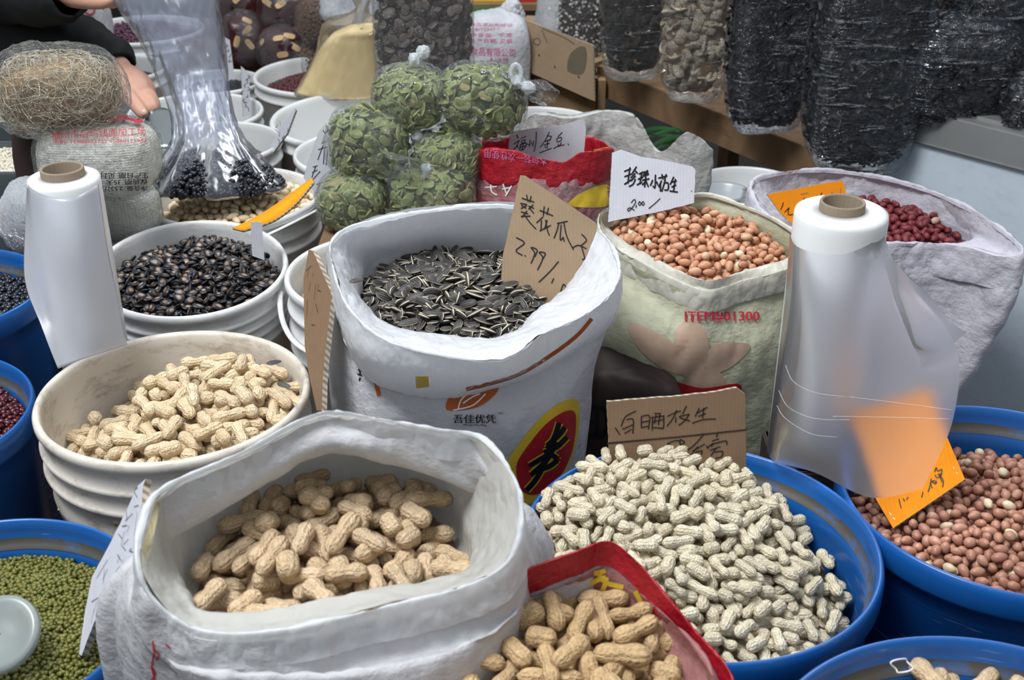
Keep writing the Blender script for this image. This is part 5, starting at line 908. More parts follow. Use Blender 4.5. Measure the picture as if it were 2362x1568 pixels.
# the big bag being filled
M['bigfilm']=frostmat('milky_bag_film',(.50,.55,.64),rough=.2,dens=.15,ior=1.06,clear=.85,st=.35,sc=9)
t=empty('plastic_bag',(-.44,1.85,.76),'tall translucent plastic bag half full of black beans, held over the bucket','bag')
def ring(px0,px1,py,y,dy,ph=0,n=16):
    a=WY(px0,py,y);b=WY(px1,py,y); c=(a+b)/2; rx=(b-a)[0]/2; return np.array([[c[0]-rx*math.cos(q),y-dy*math.sin(q)*-1 if 0 else y+dy*math.sin(q),c[2]+0*q] for q in np.linspace(0,2*PI,n,endpoint=False)])
Lb=[ring(385,620,440,1.84,.02),ring(332,664,432,1.84,.05),ring(336,650,415,1.84,.058),ring(362,615,375,1.86,.058),ring(390,575,330,1.88,.045),ring(398,552,290,1.90,.034),ring(388,535,240,1.92,.030),ring(360,525,180,1.94,.03),ring(325,520,110,1.96,.032),ring(290,512,50,1.97,.032),ring(262,505,0,1.98,.03),ring(240,500,-60,2.0,.03)]
G=loft([scaled(Lb[0],.1,0)]+Lb,6,120); v_=np.linspace(0,2*PI,G.shape[1],endpoint=False)
for i in range(G.shape[0]):
    s=i/G.shape[0]; am=.035*math.sin(min(1,s*1.3)*PI); mid=G[i].mean(0); G[i,:,1]=mid[1]+(G[i,:,1]-mid[1])*(1+am*7*np.sin(v_*7+s*6))+.006*np.sin(v_*11+s*9)*am*10
G=wrinkle(G,.004,16,7,(1,1,.35)); gobj('film',G,M['bigfilm'],t)
G=loft([scaled(ring(420,560,330,1.88,.03),.9,0),ring(410,540,270,1.90,.022),ring(392,528,190,1.94,.02),ring(350,510,110,1.96,.02),ring(300,500,40,1.975,.02),ring(262,490,-50,1.99,.02)],6,90); gobj('inner_fold',wrinkle(G,.010,14,17,(1,1,.3)),M['bigfilm'],t)
L2=[ring(400,610,436,1.84,.015),ring(345,650,428,1.84,.044),ring(350,632,410,1.84,.050),ring(392,592,378,1.855,.045),ring(430,560,362,1.86,.03)]
G=loft([scaled(L2[0],.1,0)]+L2+[scaled(L2[-1],.1,0)],5,90); bc=gobj('bean_core',G,M['ink'],t)
rng=np.random.default_rng(5); mc=G.reshape(-1,3).mean(0); Gf=G[4:-4].reshape(-1,3); Pp=Gf[rng.integers(0,len(Gf),2600)]; Pp=mc+(Pp-mc)*np.array([1.0,1.12,1.0])+rng.normal(0,.002,(2600,3)); a=rng.normal(size=Pp.shape); tag(merged('black_beans_in_bag',ico(M['b_black'],.0085,.004),mats4(Pp,frames(a/np.linalg.norm(a,axis=1,keepdims=True),roll=True,rng=rng)),M['b_black']),'black beans at the bottom of the tall plastic bag','black beans',None,'stuff')
# ---- noodle packages and vermicelli
M['noodle']=weavemat('packed_noodles',(.95,.93,.87),(.80,.77,.68),.6,300,.8,.1,wr=1.5); M['verm']=seedmat('glass_noodle',[(0,(.60,.50,.34)),(.5,(.70,.62,.47)),(1,(.52,.40,.25))],.35,.5,.1,200,.0)
c=WY(228,362,1.66); t=empty('noodle_package',(c[0],c[1],c[2]-.055),'clear package of white noodles with red printed phone numbers','package')
gobj('noodles',pillow(c,.083,.05,.052,34,60,3.2,.003,25,3),M['noodle'],t); pk=gobj('film',pillow(c,.088,.056,.057,34,60,3.2,.003,18,9),M['clear'],t)
text_on(pk,'福州市后屿线面加工场',(118,302),(336,292),(118,322),M['redink'],'red_lettering',.0,off=.0005); text_on(pk,'手机: 15980533722 15060121983',(122,322),(338,318),(122,333),M['redink'],'red_lettering',.0,off=.0005)
text_on(pk,'生产日期: 见封',(342,412),(232,412),(342,398),M['ink'],'black_lettering',.01,off=.0005); text_on(pk,'保质期: 35天',(340,425),(245,428),(340,412),M['ink'],'black_lettering',.01,off=.0005); text_on(pk,'净含量: 2.5公斤',(340,440),(232,442),(340,428),M['ink'],'black_lettering',.01,off=.0005)
blot(pk,[(240,272),(300,265),(330,278),(320,284),(290,276),(250,280)],M['redink'],'red_band')
c=WY(278,483,1.76); t=empty('noodle_package',(c[0],c[1],c[2]-.05),'second noodle package below, with gathered white film','package'); gobj('noodles',pillow(c,.058,.045,.047,30,50,2.6,.006,20,13),M['noodle'],t); gobj('film',pillow(c,.062,.050,.050,30,50,2.6,.008,22,14),M['clear'],t)
c=WY(90,500,1.62); t=empty('noodle_package',(c[0],c[1],c[2]-.05),'dark wrapped package behind the left film roll','package'); gobj('wrapping',pillow(c,.05,.05,.055,30,50,2.6,.006,20,15),M['knot'],t); gobj('noodles',pillow(c,.046,.046,.05,30,50,2.6,.006,20,15),M['darkbag'],t)
cv=WY(135,212,1.66); t=empty('vermicelli_bag',(cv[0],cv[1],cv[2]-.07),'clear bag of tangled glass vermicelli on top of the noodle package','bag')
rng=np.random.default_rng(11); Vs=[];Fs=[];o_=0
for k in range(900):
    P,N=super_pt(1,rng,2.8,.082,.050,.052); P=P[0]*rng.uniform(.72,1.); th0=rng.uniform(0,2*PI); Ls=rng.uniform(.03,.08); cv_=rng.uniform(-60,60); pts=[]; d=np.cross(N[0],rng.normal(size=3)); d/=np.linalg.norm(d)
    for s in range(8):
        pts.append(P.copy()); P=P+d*Ls/8; ang=cv_*Ls/8+rng.normal(0,.15); d=d+np.cross(N[0],d)*ang; q=(abs(P/np.array([.085,.054,.056]))**2.8).sum()**(1/2.8); 
        if q>1: P=P/q
        d/=np.linalg.norm(d)
    v,f=tube([p+cv for p in pts],[.00055]*8,3,False); Vs+=v; Fs+= [[i+o_ for i in q] for q in (f.tolist() if hasattr(f,'tolist') else f)]; o_+=len(v)
tag(obj('vermicelli',Vs,np.array(Fs),M['verm'],t),None,None,None,'stuff')
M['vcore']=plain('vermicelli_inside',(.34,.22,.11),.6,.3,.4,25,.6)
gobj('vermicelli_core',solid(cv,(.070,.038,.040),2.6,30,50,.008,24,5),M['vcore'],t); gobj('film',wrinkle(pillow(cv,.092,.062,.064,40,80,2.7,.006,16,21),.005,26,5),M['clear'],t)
# dark bag under the vermicelli, trays
c=WY(88,365,1.72); t=empty('grey_bag',(c[0],c[1],c[2]-.06),'dark grey plastic bag below the vermicelli','bag'); gobj('bag_body',pillow(c,.030,.045,.07,30,40,2.5,.005,16,5),M['darkbag'],t)
M['tray']=plain('dark_metal_tray',(.10,.12,.13),.4,.5,.2,20,.1,0,.3)
def tray(c,sx_,sy_,rz,label,beans_m,bl,L,r):
    t=empty('metal_tray',tuple(c),label,'tray')
    for dx,dy,ax,ay in ((0,sy_/2,sx_,.006),(0,-sy_/2,sx_,.006),(sx_/2,0,.006,sy_),(-sx_/2,0,.006,sy_)): bobj('side_wall',box((c[0]+dx,c[1]+dy,c[2]),(ax+.006,ay+.006,.045),0,.0015),M['tray'],t)
    bobj('tray_base',box((c[0],c[1],c[2]-.02),(sx_,sy_,.005)),M['tray'],t)
    th=np.linspace(0,2*PI,60,endpoint=False); q=1/np.maximum(abs(np.cos(th)/(sx_/2)),abs(np.sin(th)/(sy_/2))); poly=np.stack([c[0]+q*np.cos(th),c[1]+q*np.sin(th)],1); sf=lambda x,y: c[2]+.012+0*x
    hexbeans(bl.replace(' ','_'),poly,sf,L*.8,ico(beans_m,L,r),beans_m,bl+' in the tray at the left edge',bl,2,clip=lambda C:inview(C,500)); core_surf(bl.replace(' ','_')+'_fill',poly,sf,L*.8,beans_m,bl+' below the surface of the tray',bl)
c=W(-60,392,.79); tray(c,.26,.15,0,'metal tray of white grain at the left edge',M['b_white'],'white grain',.007,.0026)
c=W(-60,300,.80); tray((c[0],c[1]+.03,.80),.30,.12,0,'upper metal tray of pale grain at the left edge',M['b_white'],'pale grain',.007,.0026)
c=W(-60,535,.765); tray((c[0],c[1],.765),.30,.13,0,'wooden-edged tray of tan soybeans at the left edge',M['b_tan'],'tan soybeans',.009,.0038)
tag(bobj('side_counter',box((-.98,1.93,.37),(.42,.42,.74),0,.004),M['tarp']),'dark covered counter under the left trays','counter')
crate('support_crate',(WY(228,362,1.66)[0]-.045,1.70),.10,.08,.66,'crate under the noodle packages','darkbag')
# clear lid in the mung beans
t=empty('plastic_scoop',tuple(W(30,1470,.74)),'round translucent plastic lid lying on the mung beans','lid'); c=W(0,1462,.728); M['lid']=frostmat('milky_lid',(.62,.68,.66),rough=.25,dens=.55,clear=.2)
V,F,uv=lathe([(.001,.0),(.025,0.0),(.027,.002),(.0345,.002),(.035,0),(.0355,-.004),(.033,-.004),(.0325,-.001),(.001,-.002)],64,tuple(c),(R(34),(1,-.2,0))); obj('disc',V,F,M['lid'],t)
# ================================================================ SHELF, FREEZER, MUSHROOM BAGS
sh0=W(1385,150,.68); sh1=W(1990,385,.68); sd=sh1-sh0; sd/=np.linalg.norm(sd); sn=np.array([sd[1],-sd[0],0]); sn=sn if sn[0]>0 else -sn; yaw=math.atan2(sd[1],sd[0]); Ls=np.linalg.norm(sh1-sh0)
t=empty('mushroom_shelf',((sh0[0]+sh1[0])/2+.2,(sh0[1]+sh1[1])/2,0),'wooden shelf with a plywood front rail carrying the mushroom bags','shelf')
mid=(sh0+sh1)/2; bobj('front_rail',box((mid[0],mid[1],.645),(Ls,.022,.072),yaw,.0015),M['wood'],t)
q=mid+sn*.26; bobj('shelf_board',box((q[0],q[1],.664),(Ls,.50,.018),yaw,.001),M['wood'],t)
for f_ in (.02,.98): 
    q=sh0+(sh1-sh0)*f_+sn*.42; bobj('leg',box((q[0],q[1],.325),(.04,.04,.65),yaw),M['wood'],t)
V,F=[],[]
pr=Plane(sh0-sn*.0115,sh1-sn*.0115,sh0-sn*.0115+np.array([0,0,.1]))
strokes('stamped_print',pr,[[(0,0),(30,12)],[(0,6),(30,18)],[(34,10),(62,22)],[(34,16),(62,28)],[(40,24),(66,36)]],(1618,280),1,1.2,plain('faded_stamp',(.16,.09,.05),.8),t,.0004)
# wooden box with the cardboard panel
bx0=W(1215,235,.52); t=empty('wooden_box',(.16,3.05,0),'wooden box behind the cardboard panel at the start of the shelf','box')
a=WY(1212,160,2.99); b_=WY(1392,240,2.86); m_=(a+b_)/2; yb=math.atan2(b_[1]-a[1],b_[0]-a[0]); bobj('front_board',box((m_[0],m_[1]+.02,.33),(.20,.02,.66),yb),M['woodl'],t)
bobj('side_board',box((b_[0]-.005,b_[1]+.10,.33),(.018,.2,.66)),M['woodl'],t); bobj('top_frame',box((m_[0],m_[1]+.10,.668),(.20,.18,.015),yb),M['woodl'],t)
pl=Plane(WY(1212,60,2.965),WY(1212,200,2.935),WY(1370,180,2.84)); s=card('cardboard_sheet',[(1210,46),(1222,50),(1368,104),(1371,233),(1358,228),(1211,162)],pl,.006,CM,'brown cardboard panel leaning on the wooden box',cat='cardboard')
M['stain']=plain('grey_stain',(.14,.115,.08),.9,.1); strokes('dark_mark',pl,[[(1230,92),(1240,88),(1246,96),(1240,104),(1231,98),(1230,92)],[(1250,70),(1262,98)],[(1252,66),(1300,86),(1325,102)]],(0,0),1,2.4,M['stain'],s); 
V=[pl.P(x,y,.0005) for x,y in smc([(1315,125),(1335,108),(1352,112),(1352,150),(1340,172),(1312,166),(1308,150)],28)]; obj('grey_patch',V,[list(range(28))],M['stain'],s,False)
for x,y in ((1243,126),(1222,124),(1279,153),(1334,176)): strokes('nail_hole',pl,[[(x,y),(x+1,y+3)]],(0,0),1,3,M['ink'],s)
# freezer
fc=np.array([.687,2.15,.817]); fd=np.array([.667,-.745,0]); fn=np.array([.745,.667,0]); fy=math.atan2(fd[1],fd[0]); t=empty('chest_freezer',(1.2,2.05,0),'white chest freezer with a grey metal rim on the right','freezer')
M['fwhite']=plastic('white_freezer_panel',(.60,.68,.74),(.25,.27,.28),.25,.35); M['fgrey']=plain('grey_metal_rim',(.33,.34,.33),.4,.5,.08,20,.05,0,.5)
def fb(name,u0,u1,v0,v1,z0,z1,m,bev=.003):
    c=fc[:2]+fd[:2]*(u0+u1)/2+fn[:2]*(v0+v1)/2; bobj(name,box((c[0],c[1],(z0+z1)/2),(u1-u0,v1-v0,z1-z0),fy,bev),m,t)
fb('cabinet',0.006,1.3,.004,.62,.02,.760,M['fwhite']); fb('metal_rim',0,.040,-.004,.63,.755,.817,M['fgrey']); fb('metal_rim',.0405,1.31,-.004,.63,.755,.817,M['fgrey']); fb('rim_lip',.04,1.3,-.0055,0,.757,.761,M['fgrey'],.001); fb('lid',.03,1.28,.02,.60,.815,.822,M['fgrey'],.002)
pv=fc[:2]+fd[:2]*.06-fn[:2]*.006; V,F,uv=lathe([(.001,0),(.0035,0),(.0035,.002),(.001,.003)],12,(pv[0],pv[1],.78)); obj('screw',V,F,M['staple'],t)
# mushrooms
def mushmesh(seed,m,ms,L=.030):
    rng=random.Random(seed); n=16; pr=[(.001,.40),(.30,.38),(.62,.27),(.88,.05),(1.0,-.12),(.93,-.26),(.78,-.22),(.5,-.10),(.22,-.12),(.18,-.55),(.14,-.62),(.001,-.62)]
    t=np.linspace(0,2*PI,n,endpoint=False); V=np.array([[[r*math.cos(a)*(1+.12*math.sin(2*a+seed)+.07*math.sin(5*a)),r*math.sin(a)*(1+.1*math.cos(3*a+seed)),z+.12*r*math.sin(3*a+seed)] for a in t] for r,z in pr])*L*.5
    mi=np.repeat([0]*5+[1]*6,n); return mkmesh('mushroom',V.reshape(-1,3),grid_faces(len(pr),n)[:,::-1],[m,ms],True,mi=mi)
def capmat(name,c1,c2,sc=220):
    b=NB(name); v=b.new('TexVoronoi',feature='DISTANCE_TO_EDGE'); v.inputs['Scale'].default_value=sc; b.L(b.co('Object'),v.inputs['Vector']); r=b.rnd(); k=b.ramp(v.outputs['Distance'],[(0.,1.),(.16,0.)]); b.base(b.mix(b.math('MULTIPLY',k,b.ramp(r,[(0,.2),(1,.95)])),b.mix(r,c1,tuple(x*1.7 for x in c1)),c2)); b.nrm(b.bump(k,-.5,.002)); return b.set(.8,.2)
M['cap']=capmat('cracked_mushroom_cap',(.20,.16,.12),(.72,.66,.54)); M['gill']=plain('mushroom_gill',(.42,.34,.24),.8,.1,.3,300,.4); M['capd']=capmat('dark_mushroom_cap',(.018,.015,.013),(.06,.05,.04)); M['gilld']=plain('dark_mushroom_gill',(.20,.13,.08),.8,.1,.5,90,.4)
mP=[mushmesh(i,M['cap'],M['gill'],.032) for i in range(3)]; mQ=[mushmesh(i,M['capd'],M['gilld'],.028) for i in range(3)]
def mixed(dims,p): pass
def tallbag(px0,px1,pyb,yd,h,film,label,core,name='tall_bag',dy=.06,amp=.005,seed=0,taper=0.,p=5.5):
    a=WY(px0,pyb,yd); b=WY(px1,pyb,yd); rx=(b-a)[0]/2; c=np.array([(a+b)[0]/2,yd,a[2]+h/2]); t=empty(name,(c[0],c[1],c[2]-h/2),label,'bag','tall bags on the mushroom shelf')
    G=pillow(c,rx,dy,h/2,44,70,p,amp,9,seed,None,0,taper); G[:,:,2]=c[2]+(G[:,:,2]-c[2]); gobj('film',wrinkle(G,.003,24,seed,(.6,.6,3)),film,t); gobj('contents_core',solid(c,(rx*.82,dy*.74,h/2*.93),p,30,50,.006,30,seed),core,t); return t,c,(rx*.945,dy*.90,h/2*.97)
M['fung']=seedmat('dried_black_fungus',[(0,(.008,.009,.010)),(.6,(.022,.023,.024)),(.88,(.05,.046,.042)),(1,(.11,.09,.07))],.5,.5,.5,300)
def flake(seed):
    rng=random.Random(seed); n=6; P=[]; 
    for i in range(n):
        s=i/(n-1)-.5; w=.0042*(1-abs(s)*1.5)+.0008; b=rng.uniform(.6,1.5)
        P.append([(s*.024,-w*b,.004*math.sin(s*5+seed)+.0016),(s*.024,0,.004*math.sin(s*5+seed)-.0008),(s*.024,w,.004*math.sin(s*5+seed)+.0022)])
    V=np.array(P).reshape(-1,3); return mkmesh('flake',V,grid_faces(n,3,False),[M['fung']])
fl=[flake(i) for i in range(4)]
def fungus(t,c,dims,n,seed,label,p=5.5,s=1.15):
    rng=np.random.default_rng(seed); P,N=super_pt(n*2,rng,p,*dims); k=(N*(CAM-c-P)).sum(1)>-.1; P=P[k][:n];N=N[k][:n]; P=c+P*rng.uniform(.86,.97,len(P))[:,None]; a=rng.normal(size=P.shape); a/=np.linalg.norm(a,axis=1,keepdims=True); v=inview(P,40); P=P[v];N=N[v];a=a[v]
    up=N+rng.normal(size=P.shape)*.8; a-=up*(a*up).sum(1,keepdims=True)/(up*up).sum(1,keepdims=True); a/=np.linalg.norm(a,axis=1,keepdims=True); up/=np.linalg.norm(up,axis=1,keepdims=True)
    tag(merged('black_fungus',fl,mats4(P,np.stack([a,np.cross(up,a),up],2),rng.uniform(.6,1.4,len(P))*s),M['fung']),label,'black fungus',None,'stuff')
t,c,d=tallbag(1382,1532,178,2.72,.60,M['clear_v'],'tall clear bag of dark dried mushrooms, left on the shelf',M['ink'],seed=1)
shell_things('dried_mushroom',c,d,5.5,800,mQ,M['capd'],90,'small dark dried mushroom in the left bag on the shelf','mushroom','dark dried mushrooms in the left bag','dark dried mushrooms deeper in the left bag',31,.02,1.2)
t,c,d=tallbag(1518,1668,226,2.50,.60,M['clear_v'],'tall clear bag of pale cracked mushrooms on the shelf',M['gilld'],seed=2)
shell_things('dried_mushroom',c,d,5.5,800,mP,M['cap'],130,'pale cracked dried mushroom in the second bag on the shelf','mushroom','pale cracked mushrooms in the clear bag','pale cracked mushrooms deeper in the bag',32,.022,.7)
t,c,d=tallbag(1668,1846,296,2.33,.62,M['clear_b'],'tall bag of black fungus between the pale mushrooms and the widest bag',M['ink'],seed=3,dy=.07); fungus(t,c,np.array(d),5200,41,'black fungus filling the narrower tall bag')
t,c,d=tallbag(1842,2084,384,2.14,.64,M['clear_b'],'widest tall bag of black fungus beside the freezer',M['ink'],seed=4,dy=.08); fungus(t,c,np.array(d),6500,42,'black fungus filling the widest tall bag')
# bags on the freezer
def lump(px,py,y,dims,label,seed,n,film=M['clear_b'],p=2.8,rot=None):
    c=WY(px,py,y); t=empty('fungus_bag',(c[0],c[1],c[2]-dims[2]),label,'bag','fungus bags on the freezer'); G=wrinkle(pillow(c,*dims,40,70,p,.008,12,seed),.004,26,seed,(.7,.7,2.6)); gobj('film',G,film,t); gobj('contents_core',solid(c-[0,0,.004],np.array(dims)*[.88,.85,.88],p,30,50,.006,26,seed),M['ink'],t); fungus(t,c-np.array([0,0,.002]),np.array(dims)*.955,n,seed,label+', contents',p); return t
lump(2212,160,2.13,(.118,.085,.095),'bluish bag of black fungus on the freezer',51,3600)
lump(2345,20,2.20,(.13,.09,.075),'bag of black fungus stacked higher at the top right corner',52,2200)
lump(2400,240,2.02,(.058,.05,.055),'bag of brown mushrooms at the right edge on the freezer',53,500)
# bags at the shelf start: white-speckled bag and empty clear bag
t=empty('speckled_bag',tuple(WY(1335,150,2.98)),'clear bag of white-speckled dark slices above the cardboard panel','bag'); c=WY(1336,70,3.05); d=(.052,.04,.13)
gobj('film',pillow(c,*d,34,50,4,.004,14,5),M['clear'],t); gobj('contents_core',solid(c,np.array(d)*[.9,.9,.95],4),M['darkbag'],t); M['speck']=seedmat('white_speckled_slice',[(0,(.08,.07,.07)),(.4,(.12,.1,.1)),(.5,(.5,.49,.47)),(1,(.66,.65,.62))],.7,.2)
rng=np.random.default_rng(3); P,N=super_pt(1600,rng,4,*(np.array(d)*.95)); a=rng.normal(size=P.shape); tag(merged('white_slices',ico(M['speck'],.0085,.0035),mats4(P+c,frames(a/np.linalg.norm(a,axis=1,keepdims=True),roll=True,rng=rng),rng.uniform(.5,1.2,len(P))),M['speck'],t),None,None,None,'stuff')
t=empty('clear_sheet_bag',tuple(WY(1270,80,3.1)),'empty-looking clear bag left of the speckled bag','bag'); gobj('film',pillow(WY(1268,45,3.12),.032,.03,.10,34,50,3,.008,20,7),M['knot'],t)
# shelf with boxes at the top, green and brown boxes
M['greenb']=plain('green_box_print',(.015,.13,.04),.6,.3); M['yelb']=plain('yellow_box_print',(.75,.48,.07),.6,.3); M['redb']=plain('red_box_print',(.5,.03,.03),.6,.3)
t=empty('rear_shelf',(.1,3.75,.6),'wooden rear shelf board at the top edge','shelf'); c=WY(1160,14,3.7); bobj('board',box((c[0],c[1]+.12,c[2]),(.34,.28,.018)),M['woodl'],t); bobj('leg',box((c[0]-.16,c[1]+.22,c[2]/2-.005),(.02,.02,c[2]-.01)),M['woodl'],t); bobj('leg',box((c[0]+.16,c[1]+.22,c[2]/2-.005),(.02,.02,c[2]-.01)),M['woodl'],t)
tag(bobj('printed_box',box((c[0]-.045,c[1]+.06,c[2]+.049),(.14,.10,.08),0,.002),M['yelb']),'yellow printed box on the rear shelf','box'); tag(bobj('printed_box',box((c[0]+.065,c[1]+.06,c[2]+.049),(.07,.10,.08),0,.002),M['redb']),'red printed box on the rear shelf','box')
c=WY(1115,34,3.45); tag(bobj('green_box',box((c[0],c[1],c[2]-.03),(.12,.10,.08),R(12),.002),M['greenb']),'green box behind the flour sack','box')
c=WY(1250,50,3.35); t=empty('cardboard_box',(c[0],c[1],c[2]-.1),'small brown cardboard box behind the panel','box'); bobj('box_body',box((c[0],c[1],c[2]-.045),(.10,.10,.10),R(-8),.002),M['card'],t); bobj('flap',box((c[0],c[1]-.06,c[2]+.008),(.10,.05,.003),R(-8)),M['card'],t)
tag(bobj('rear_bench',box((.02,3.1,.165),(.36,.5,.33),0,.004),M['wood']),'low bench under the flour sack','bench')
# greens in the dark under the shelf
M['leaf']=plain('dark_leaf',(.02,.09,.02),.5,.4,.3,20)
t=empty('leafy_bundle',tuple(W(1545,335,.30)),'bundle of dark green leaves in the shadow below the shelf','vegetables'); rr3=random.Random(4)
for i in range(9):
    p=W(1545+rr3.uniform(-40,30),330+rr3.uniform(-20,15),.33+.01*i); a=rr3.uniform(-.6,.6); L_f=.07
    V=[];
    for s in np.linspace(0,1,7):
        w_l=.016*math.sin(PI*min(.98,s+.05)); z=.02*math.sin(s*2.5)
        for k in (-1,0,1): V.append((p[0]+math.cos(a)*L_f*(s-.5)*2-math.sin(a)*k*w_l,p[1]+math.sin(a)*L_f*(s-.5)*2+math.cos(a)*k*w_l,p[2]+z+(0.004 if k else 0)))
    obj('leaf',V,grid_faces(7,3,False),M['leaf'],t)
tag(bobj('low_counter',box((.40,2.95,.145),(.5,.5,.29),0,.004),M['tarp']),'low dark counter under the shelf','counter')
# white sack with red print at the upper left
c=WY(212,55,3.1); t=empty('printed_sack',(c[0],c[1],c[2]-.12),'white sack with red swirl print behind the person','sack'); o=gobj('sack_body',pillow(c,.045,.045,.085,30,40,2.8,.004,14,5),M['wv_white'],t)
lines_on(o,[[(170,22),(190,12),(212,14),(218,28),(205,34),(195,26)],[(185,10),(200,8)],[(176,30),(190,40),(210,38)],[(228,14),(240,22)]],(0,0),1,4,M['redink'],'red_print')
# loose tarp between bins at left
M['tarpo']=M['tarp']
# ================================================================ PERSON
M['jacket']=plain('black_jacket_cloth',(.012,.013,.014),.75,.25,.35,9,.5); 
def skinmat():
    b=NB('skin'); n=b.noise(25,4); b.base(b.mix(n,(.50,.26,.18),(.60,.35,.26))); b.nrm(b.bump(b.noise(180,4),.2,.001)); return b.set(.5,.4,.15)
M['skin']=skinmat(); M['nail']=plain('fingernail',(.62,.40,.33),.35,.5)
def fleshy(name,tubes,vox,m,parent,smooth=6):
    V=[];F=[]
    for pts,rad in tubes:
        if len(pts)>2: k=5; pts2=smo(np.array(pts,float),k); rad2=np.interp(np.linspace(0,len(pts)-1,len(pts2)),range(len(pts)),rad)
        else: pts2,rad2=pts,rad
        v,f=tube([tuple(p) for p in pts2],list(rad2),12); b=len(V); V+=v; F+=[[i+b for i in q] for q in f]
    o=obj(name,V,F,m,parent); md=o.modifiers.new('r','REMESH'); md.mode='VOXEL'; md.voxel_size=vox; md.use_smooth_shade=True; s=o.modifiers.new('s','SMOOTH'); s.iterations=smooth; s.factor=.6
    dg=bpy.context.evaluated_depsgraph_get(); me=bpy.data.meshes.new_from_object(o.evaluated_get(dg)); o.modifiers.clear(); o.data=me
    if not len(me.materials): me.materials.append(m)
    me.polygons.foreach_set('use_smooth',np.ones(len(me.polygons),bool)); return o
Pp=empty('person',(-1.25,2.55,0),'person in a black jacket scooping beans at the upper left','person')
def d3(px,py,dep): return D(px,py,dep)
wr=d3(262,140,2.16)
lowhand=[([d3(235,120,2.17),d3(262,143,2.16),d3(285,172,2.14)],[.024,.023,.022]),   # forearm end into wrist
 ([d3(285,172,2.14),d3(305,192,2.125),d3(322,215,2.11)],[.023,.029,.026]),([d3(292,180,2.15),d3(318,190,2.13),d3(338,210,2.12)],[.018,.022,.018]),([d3(285,175,2.13),d3(296,205,2.11),d3(312,222,2.10)],[.019,.022,.018]),
 ([d3(335,208,2.12),d3(350,224,2.10),d3(359,245,2.085),d3(360,262,2.09)],[.0125,.0105,.0095,.0085]),      # index
 ([d3(326,214,2.11),d3(346,232,2.085),d3(354,252,2.075),d3(349,264,2.09)],[.0125,.0105,.0095,.008]),    # middle
 ([d3(316,220,2.10),d3(336,238,2.075),d3(345,256,2.07),d3(337,264,2.09)],[.012,.010,.009,.0078]),      # ring
 ([d3(306,224,2.10),d3(325,240,2.075),d3(334,256,2.07),d3(328,262,2.09)],[.0105,.009,.008,.007]),      # little
 ([d3(292,200,2.11),d3(296,222,2.08),d3(312,240,2.06),d3(330,262,2.05)],[.0155,.0145,.0125,.0105])]    # thumb
uphand=[([d3(110,-45,2.08),d3(140,-28,2.06),d3(170,-12,2.05)],[.024,.022,.022]),([d3(165,-14,2.05),d3(195,-18,2.04),d3(225,-20,2.03)],[.024,.028,.024]),([d3(175,-2,2.04),d3(200,-4,2.03),d3(230,-8,2.02)],[.016,.018,.016]),
 ([d3(222,-8,2.02),d3(248,-2,2.0),d3(262,4,1.99),d3(256,10,2.0)],[.0125,.011,.010,.0085]),([d3(226,-18,2.02),d3(256,-14,1.995),d3(274,-6,1.985),d3(270,3,2.0)],[.0125,.011,.010,.0085]),([d3(226,-28,2.02),d3(258,-26,1.995),d3(278,-18,1.985),d3(276,-8,2.0)],[.012,.0105,.009,.008]),([d3(224,-38,2.03),d3(252,-40,2.0),d3(272,-32,1.99),d3(272,-22,2.0)],[.0105,.009,.008,.007]),([d3(185,0,2.03),d3(212,4,2.0),d3(236,5,1.985),d3(252,2,1.98)],[.015,.013,.0115,.0095])]
shoulderL=np.array([-1.02,2.42,1.34]); shoulderR=np.array([-1.34,2.36,1.34])
body=[([(-1.2,2.5,.85),(-1.19,2.46,1.05),(-1.18,2.42,1.22),(-1.18,2.40,1.36),(-1.17,2.39,1.46),(-1.15,2.36,1.54)],[.12,.13,.14,.10,.055,.052])]
fleshy('skin_body',lowhand+uphand+[([d3(-160,20,2.3),d3(40,95,2.24),d3(235,120,2.17)],[.04,.034,.024]),([d3(-140,-120,2.2),d3(0,-70,2.14),d3(110,-45,2.08)],[.04,.034,.024]),([shoulderL,d3(-160,20,2.3)],[.05,.042]),([shoulderR,d3(-140,-120,2.2)],[.05,.042]),([shoulderL,(-1.18,2.4,1.36)],[.06,.08]),([shoulderR,(-1.18,2.4,1.36)],[.06,.08]),
  ([(-1.13,2.34,1.60),(-1.12,2.32,1.66),(-1.125,2.33,1.72)],[.070,.082,.072]),([(-1.10,2.27,1.60),(-1.09,2.26,1.64)],[.035,.040]),([(-1.085,2.225,1.645),(-1.08,2.205,1.625)],[.010,.013])]+body,.0032,M['skin'],Pp,4)
def sleeve(name,pts,rad,seed,amp=.006): 
    P=smo(np.array(pts,float),8); rr_=np.interp(np.linspace(0,len(pts)-1,len(P)),range(len(pts)),rad); V,F=tube([tuple(p) for p in P],list(rr_),28,False); G=np.array(V).reshape(len(P),28,3); G=wrinkle(G,amp,16,seed,(1,1,1)); inn=np.array([G[-1].mean(0)+(G[-1]-G[-1].mean(0))*.86,G[-4].mean(0)+(G[-4]-G[-4].mean(0))*.8]); G=np.concatenate([G,inn]); return gobj(name,G,M['jacket'],Pp,False)
sleeve('sleeve',[shoulderL,d3(-170,10,2.32),d3(-20,62,2.26),d3(110,92,2.22),d3(200,108,2.19),d3(246,130,2.17),d3(272,158,2.155)],[.075,.066,.062,.056,.050,.038,.030],3,.008)
sleeve('sleeve',[shoulderR,d3(-150,-120,2.22),d3(-20,-50,2.16),d3(70,-25,2.11),d3(130,-14,2.075),d3(162,-14,2.055)],[.078,.072,.070,.060,.050,.040],5,.008)
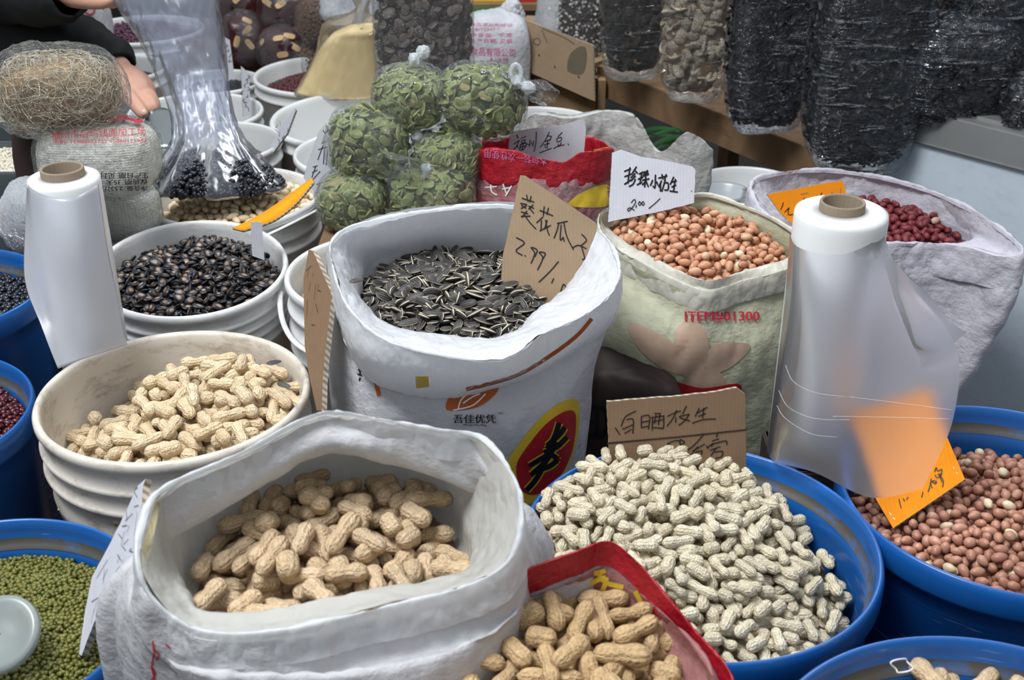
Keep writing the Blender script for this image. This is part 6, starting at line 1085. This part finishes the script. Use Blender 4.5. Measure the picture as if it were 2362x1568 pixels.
G=loft([np.array([(-1.18+a*math.cos(q),2.44+b*math.sin(q),z) for q in np.linspace(0,2*PI,16,endpoint=False)]) for a,b,z in ((.20,.13,.55),(.20,.14,.80),(.19,.13,1.05),(.21,.13,1.25),(.20,.12,1.34),(.12,.09,1.41),(.07,.065,1.45),(.066,.062,1.50))],5,80); gobj('jacket',wrinkle(G,.010,9,8),M['jacket'],Pp)
G=loft([np.array([(-1.18+x+a*math.cos(q),2.44+b*math.sin(q),z) for q in np.linspace(0,2*PI,12,endpoint=False)]) for x,a,b,z in ((-.1,.06,.07,.03),(-.1,.075,.08,.45),(-.09,.095,.10,.75),(-.08,.10,.11,.82))],4,40); gobj('trouser_leg',G,M['tarp'],Pp)
G=loft([np.array([(-1.18+x+a*math.cos(q),2.44+b*math.sin(q),z) for q in np.linspace(0,2*PI,12,endpoint=False)]) for x,a,b,z in ((.1,.06,.07,.03),(.1,.075,.08,.45),(.09,.095,.10,.75),(.08,.10,.11,.82))],4,40); gobj('trouser_leg',G,M['tarp'],Pp)
for sx2 in (-.1,.1): gobj('shoe',pillow((-1.18+sx2,2.39,.04),.045,.13,.04,16,24,2.6,0),M['ink'],Pp)
G=pillow((-1.125,2.345,1.70),.085,.092,.075,24,36,2.1,.006,30,4); gobj('hair',G,M['ink'],Pp)
# nail on the visible thumb
nz=d3(331,258,2.037); V,F,uv=lathe([(.0005,.001),(.004,.0006),(.0052,-.0006)],14,tuple(nz),(R(60),(1,0,0))); obj('fingernail',V,F,M['nail'],Pp)
# metal scoop
M['steel']=plain('dull_steel',(.28,.32,.33),.32,.6,.1,20,.05,0,.85)
t=empty('metal_scoop',tuple(d3(368,330,2.04)),'steel scoop held by the hand behind the plastic bag','scoop')
tubeobj('handle',[d3(318,214,2.09),d3(335,240,2.075),d3(352,262,2.065),d3(366,282,2.06)],[.0055,.0055,.005,.004],M['steel'],t,12,.7)
rows=[]
for i,s in enumerate(np.linspace(0,1,10)):
    c=d3(366+8*s,272+95*s,2.055-.05*s); w_=.030*(1-.25*(1-s)**4)*(1 if s<.8 else 1-.35*(s-.8)/.2); rows.append([c+np.array([w_*math.cos(a),.022*math.sin(a)*1.0,.012*math.sin(a)]) for a in np.linspace(0,PI,14)])
o=obj('blade',np.array(rows).reshape(-1,3),grid_faces(10,14,False),M['steel'],t); md=o.modifiers.new('t','SOLIDIFY'); md.thickness=.0012
# string ring on the corner bin peanuts
P=[W(2080+22*math.cos(a)+6*math.sin(3*a),1535+16*math.sin(a),.772+.004*math.sin(2*a)) for a in np.linspace(0,4*PI,50)]; tag(tubeobj('white_thread',P,[.0007]*50,M['wplast_clean'],None,6),'tangled white thread on the peanuts in the corner bin','thread')
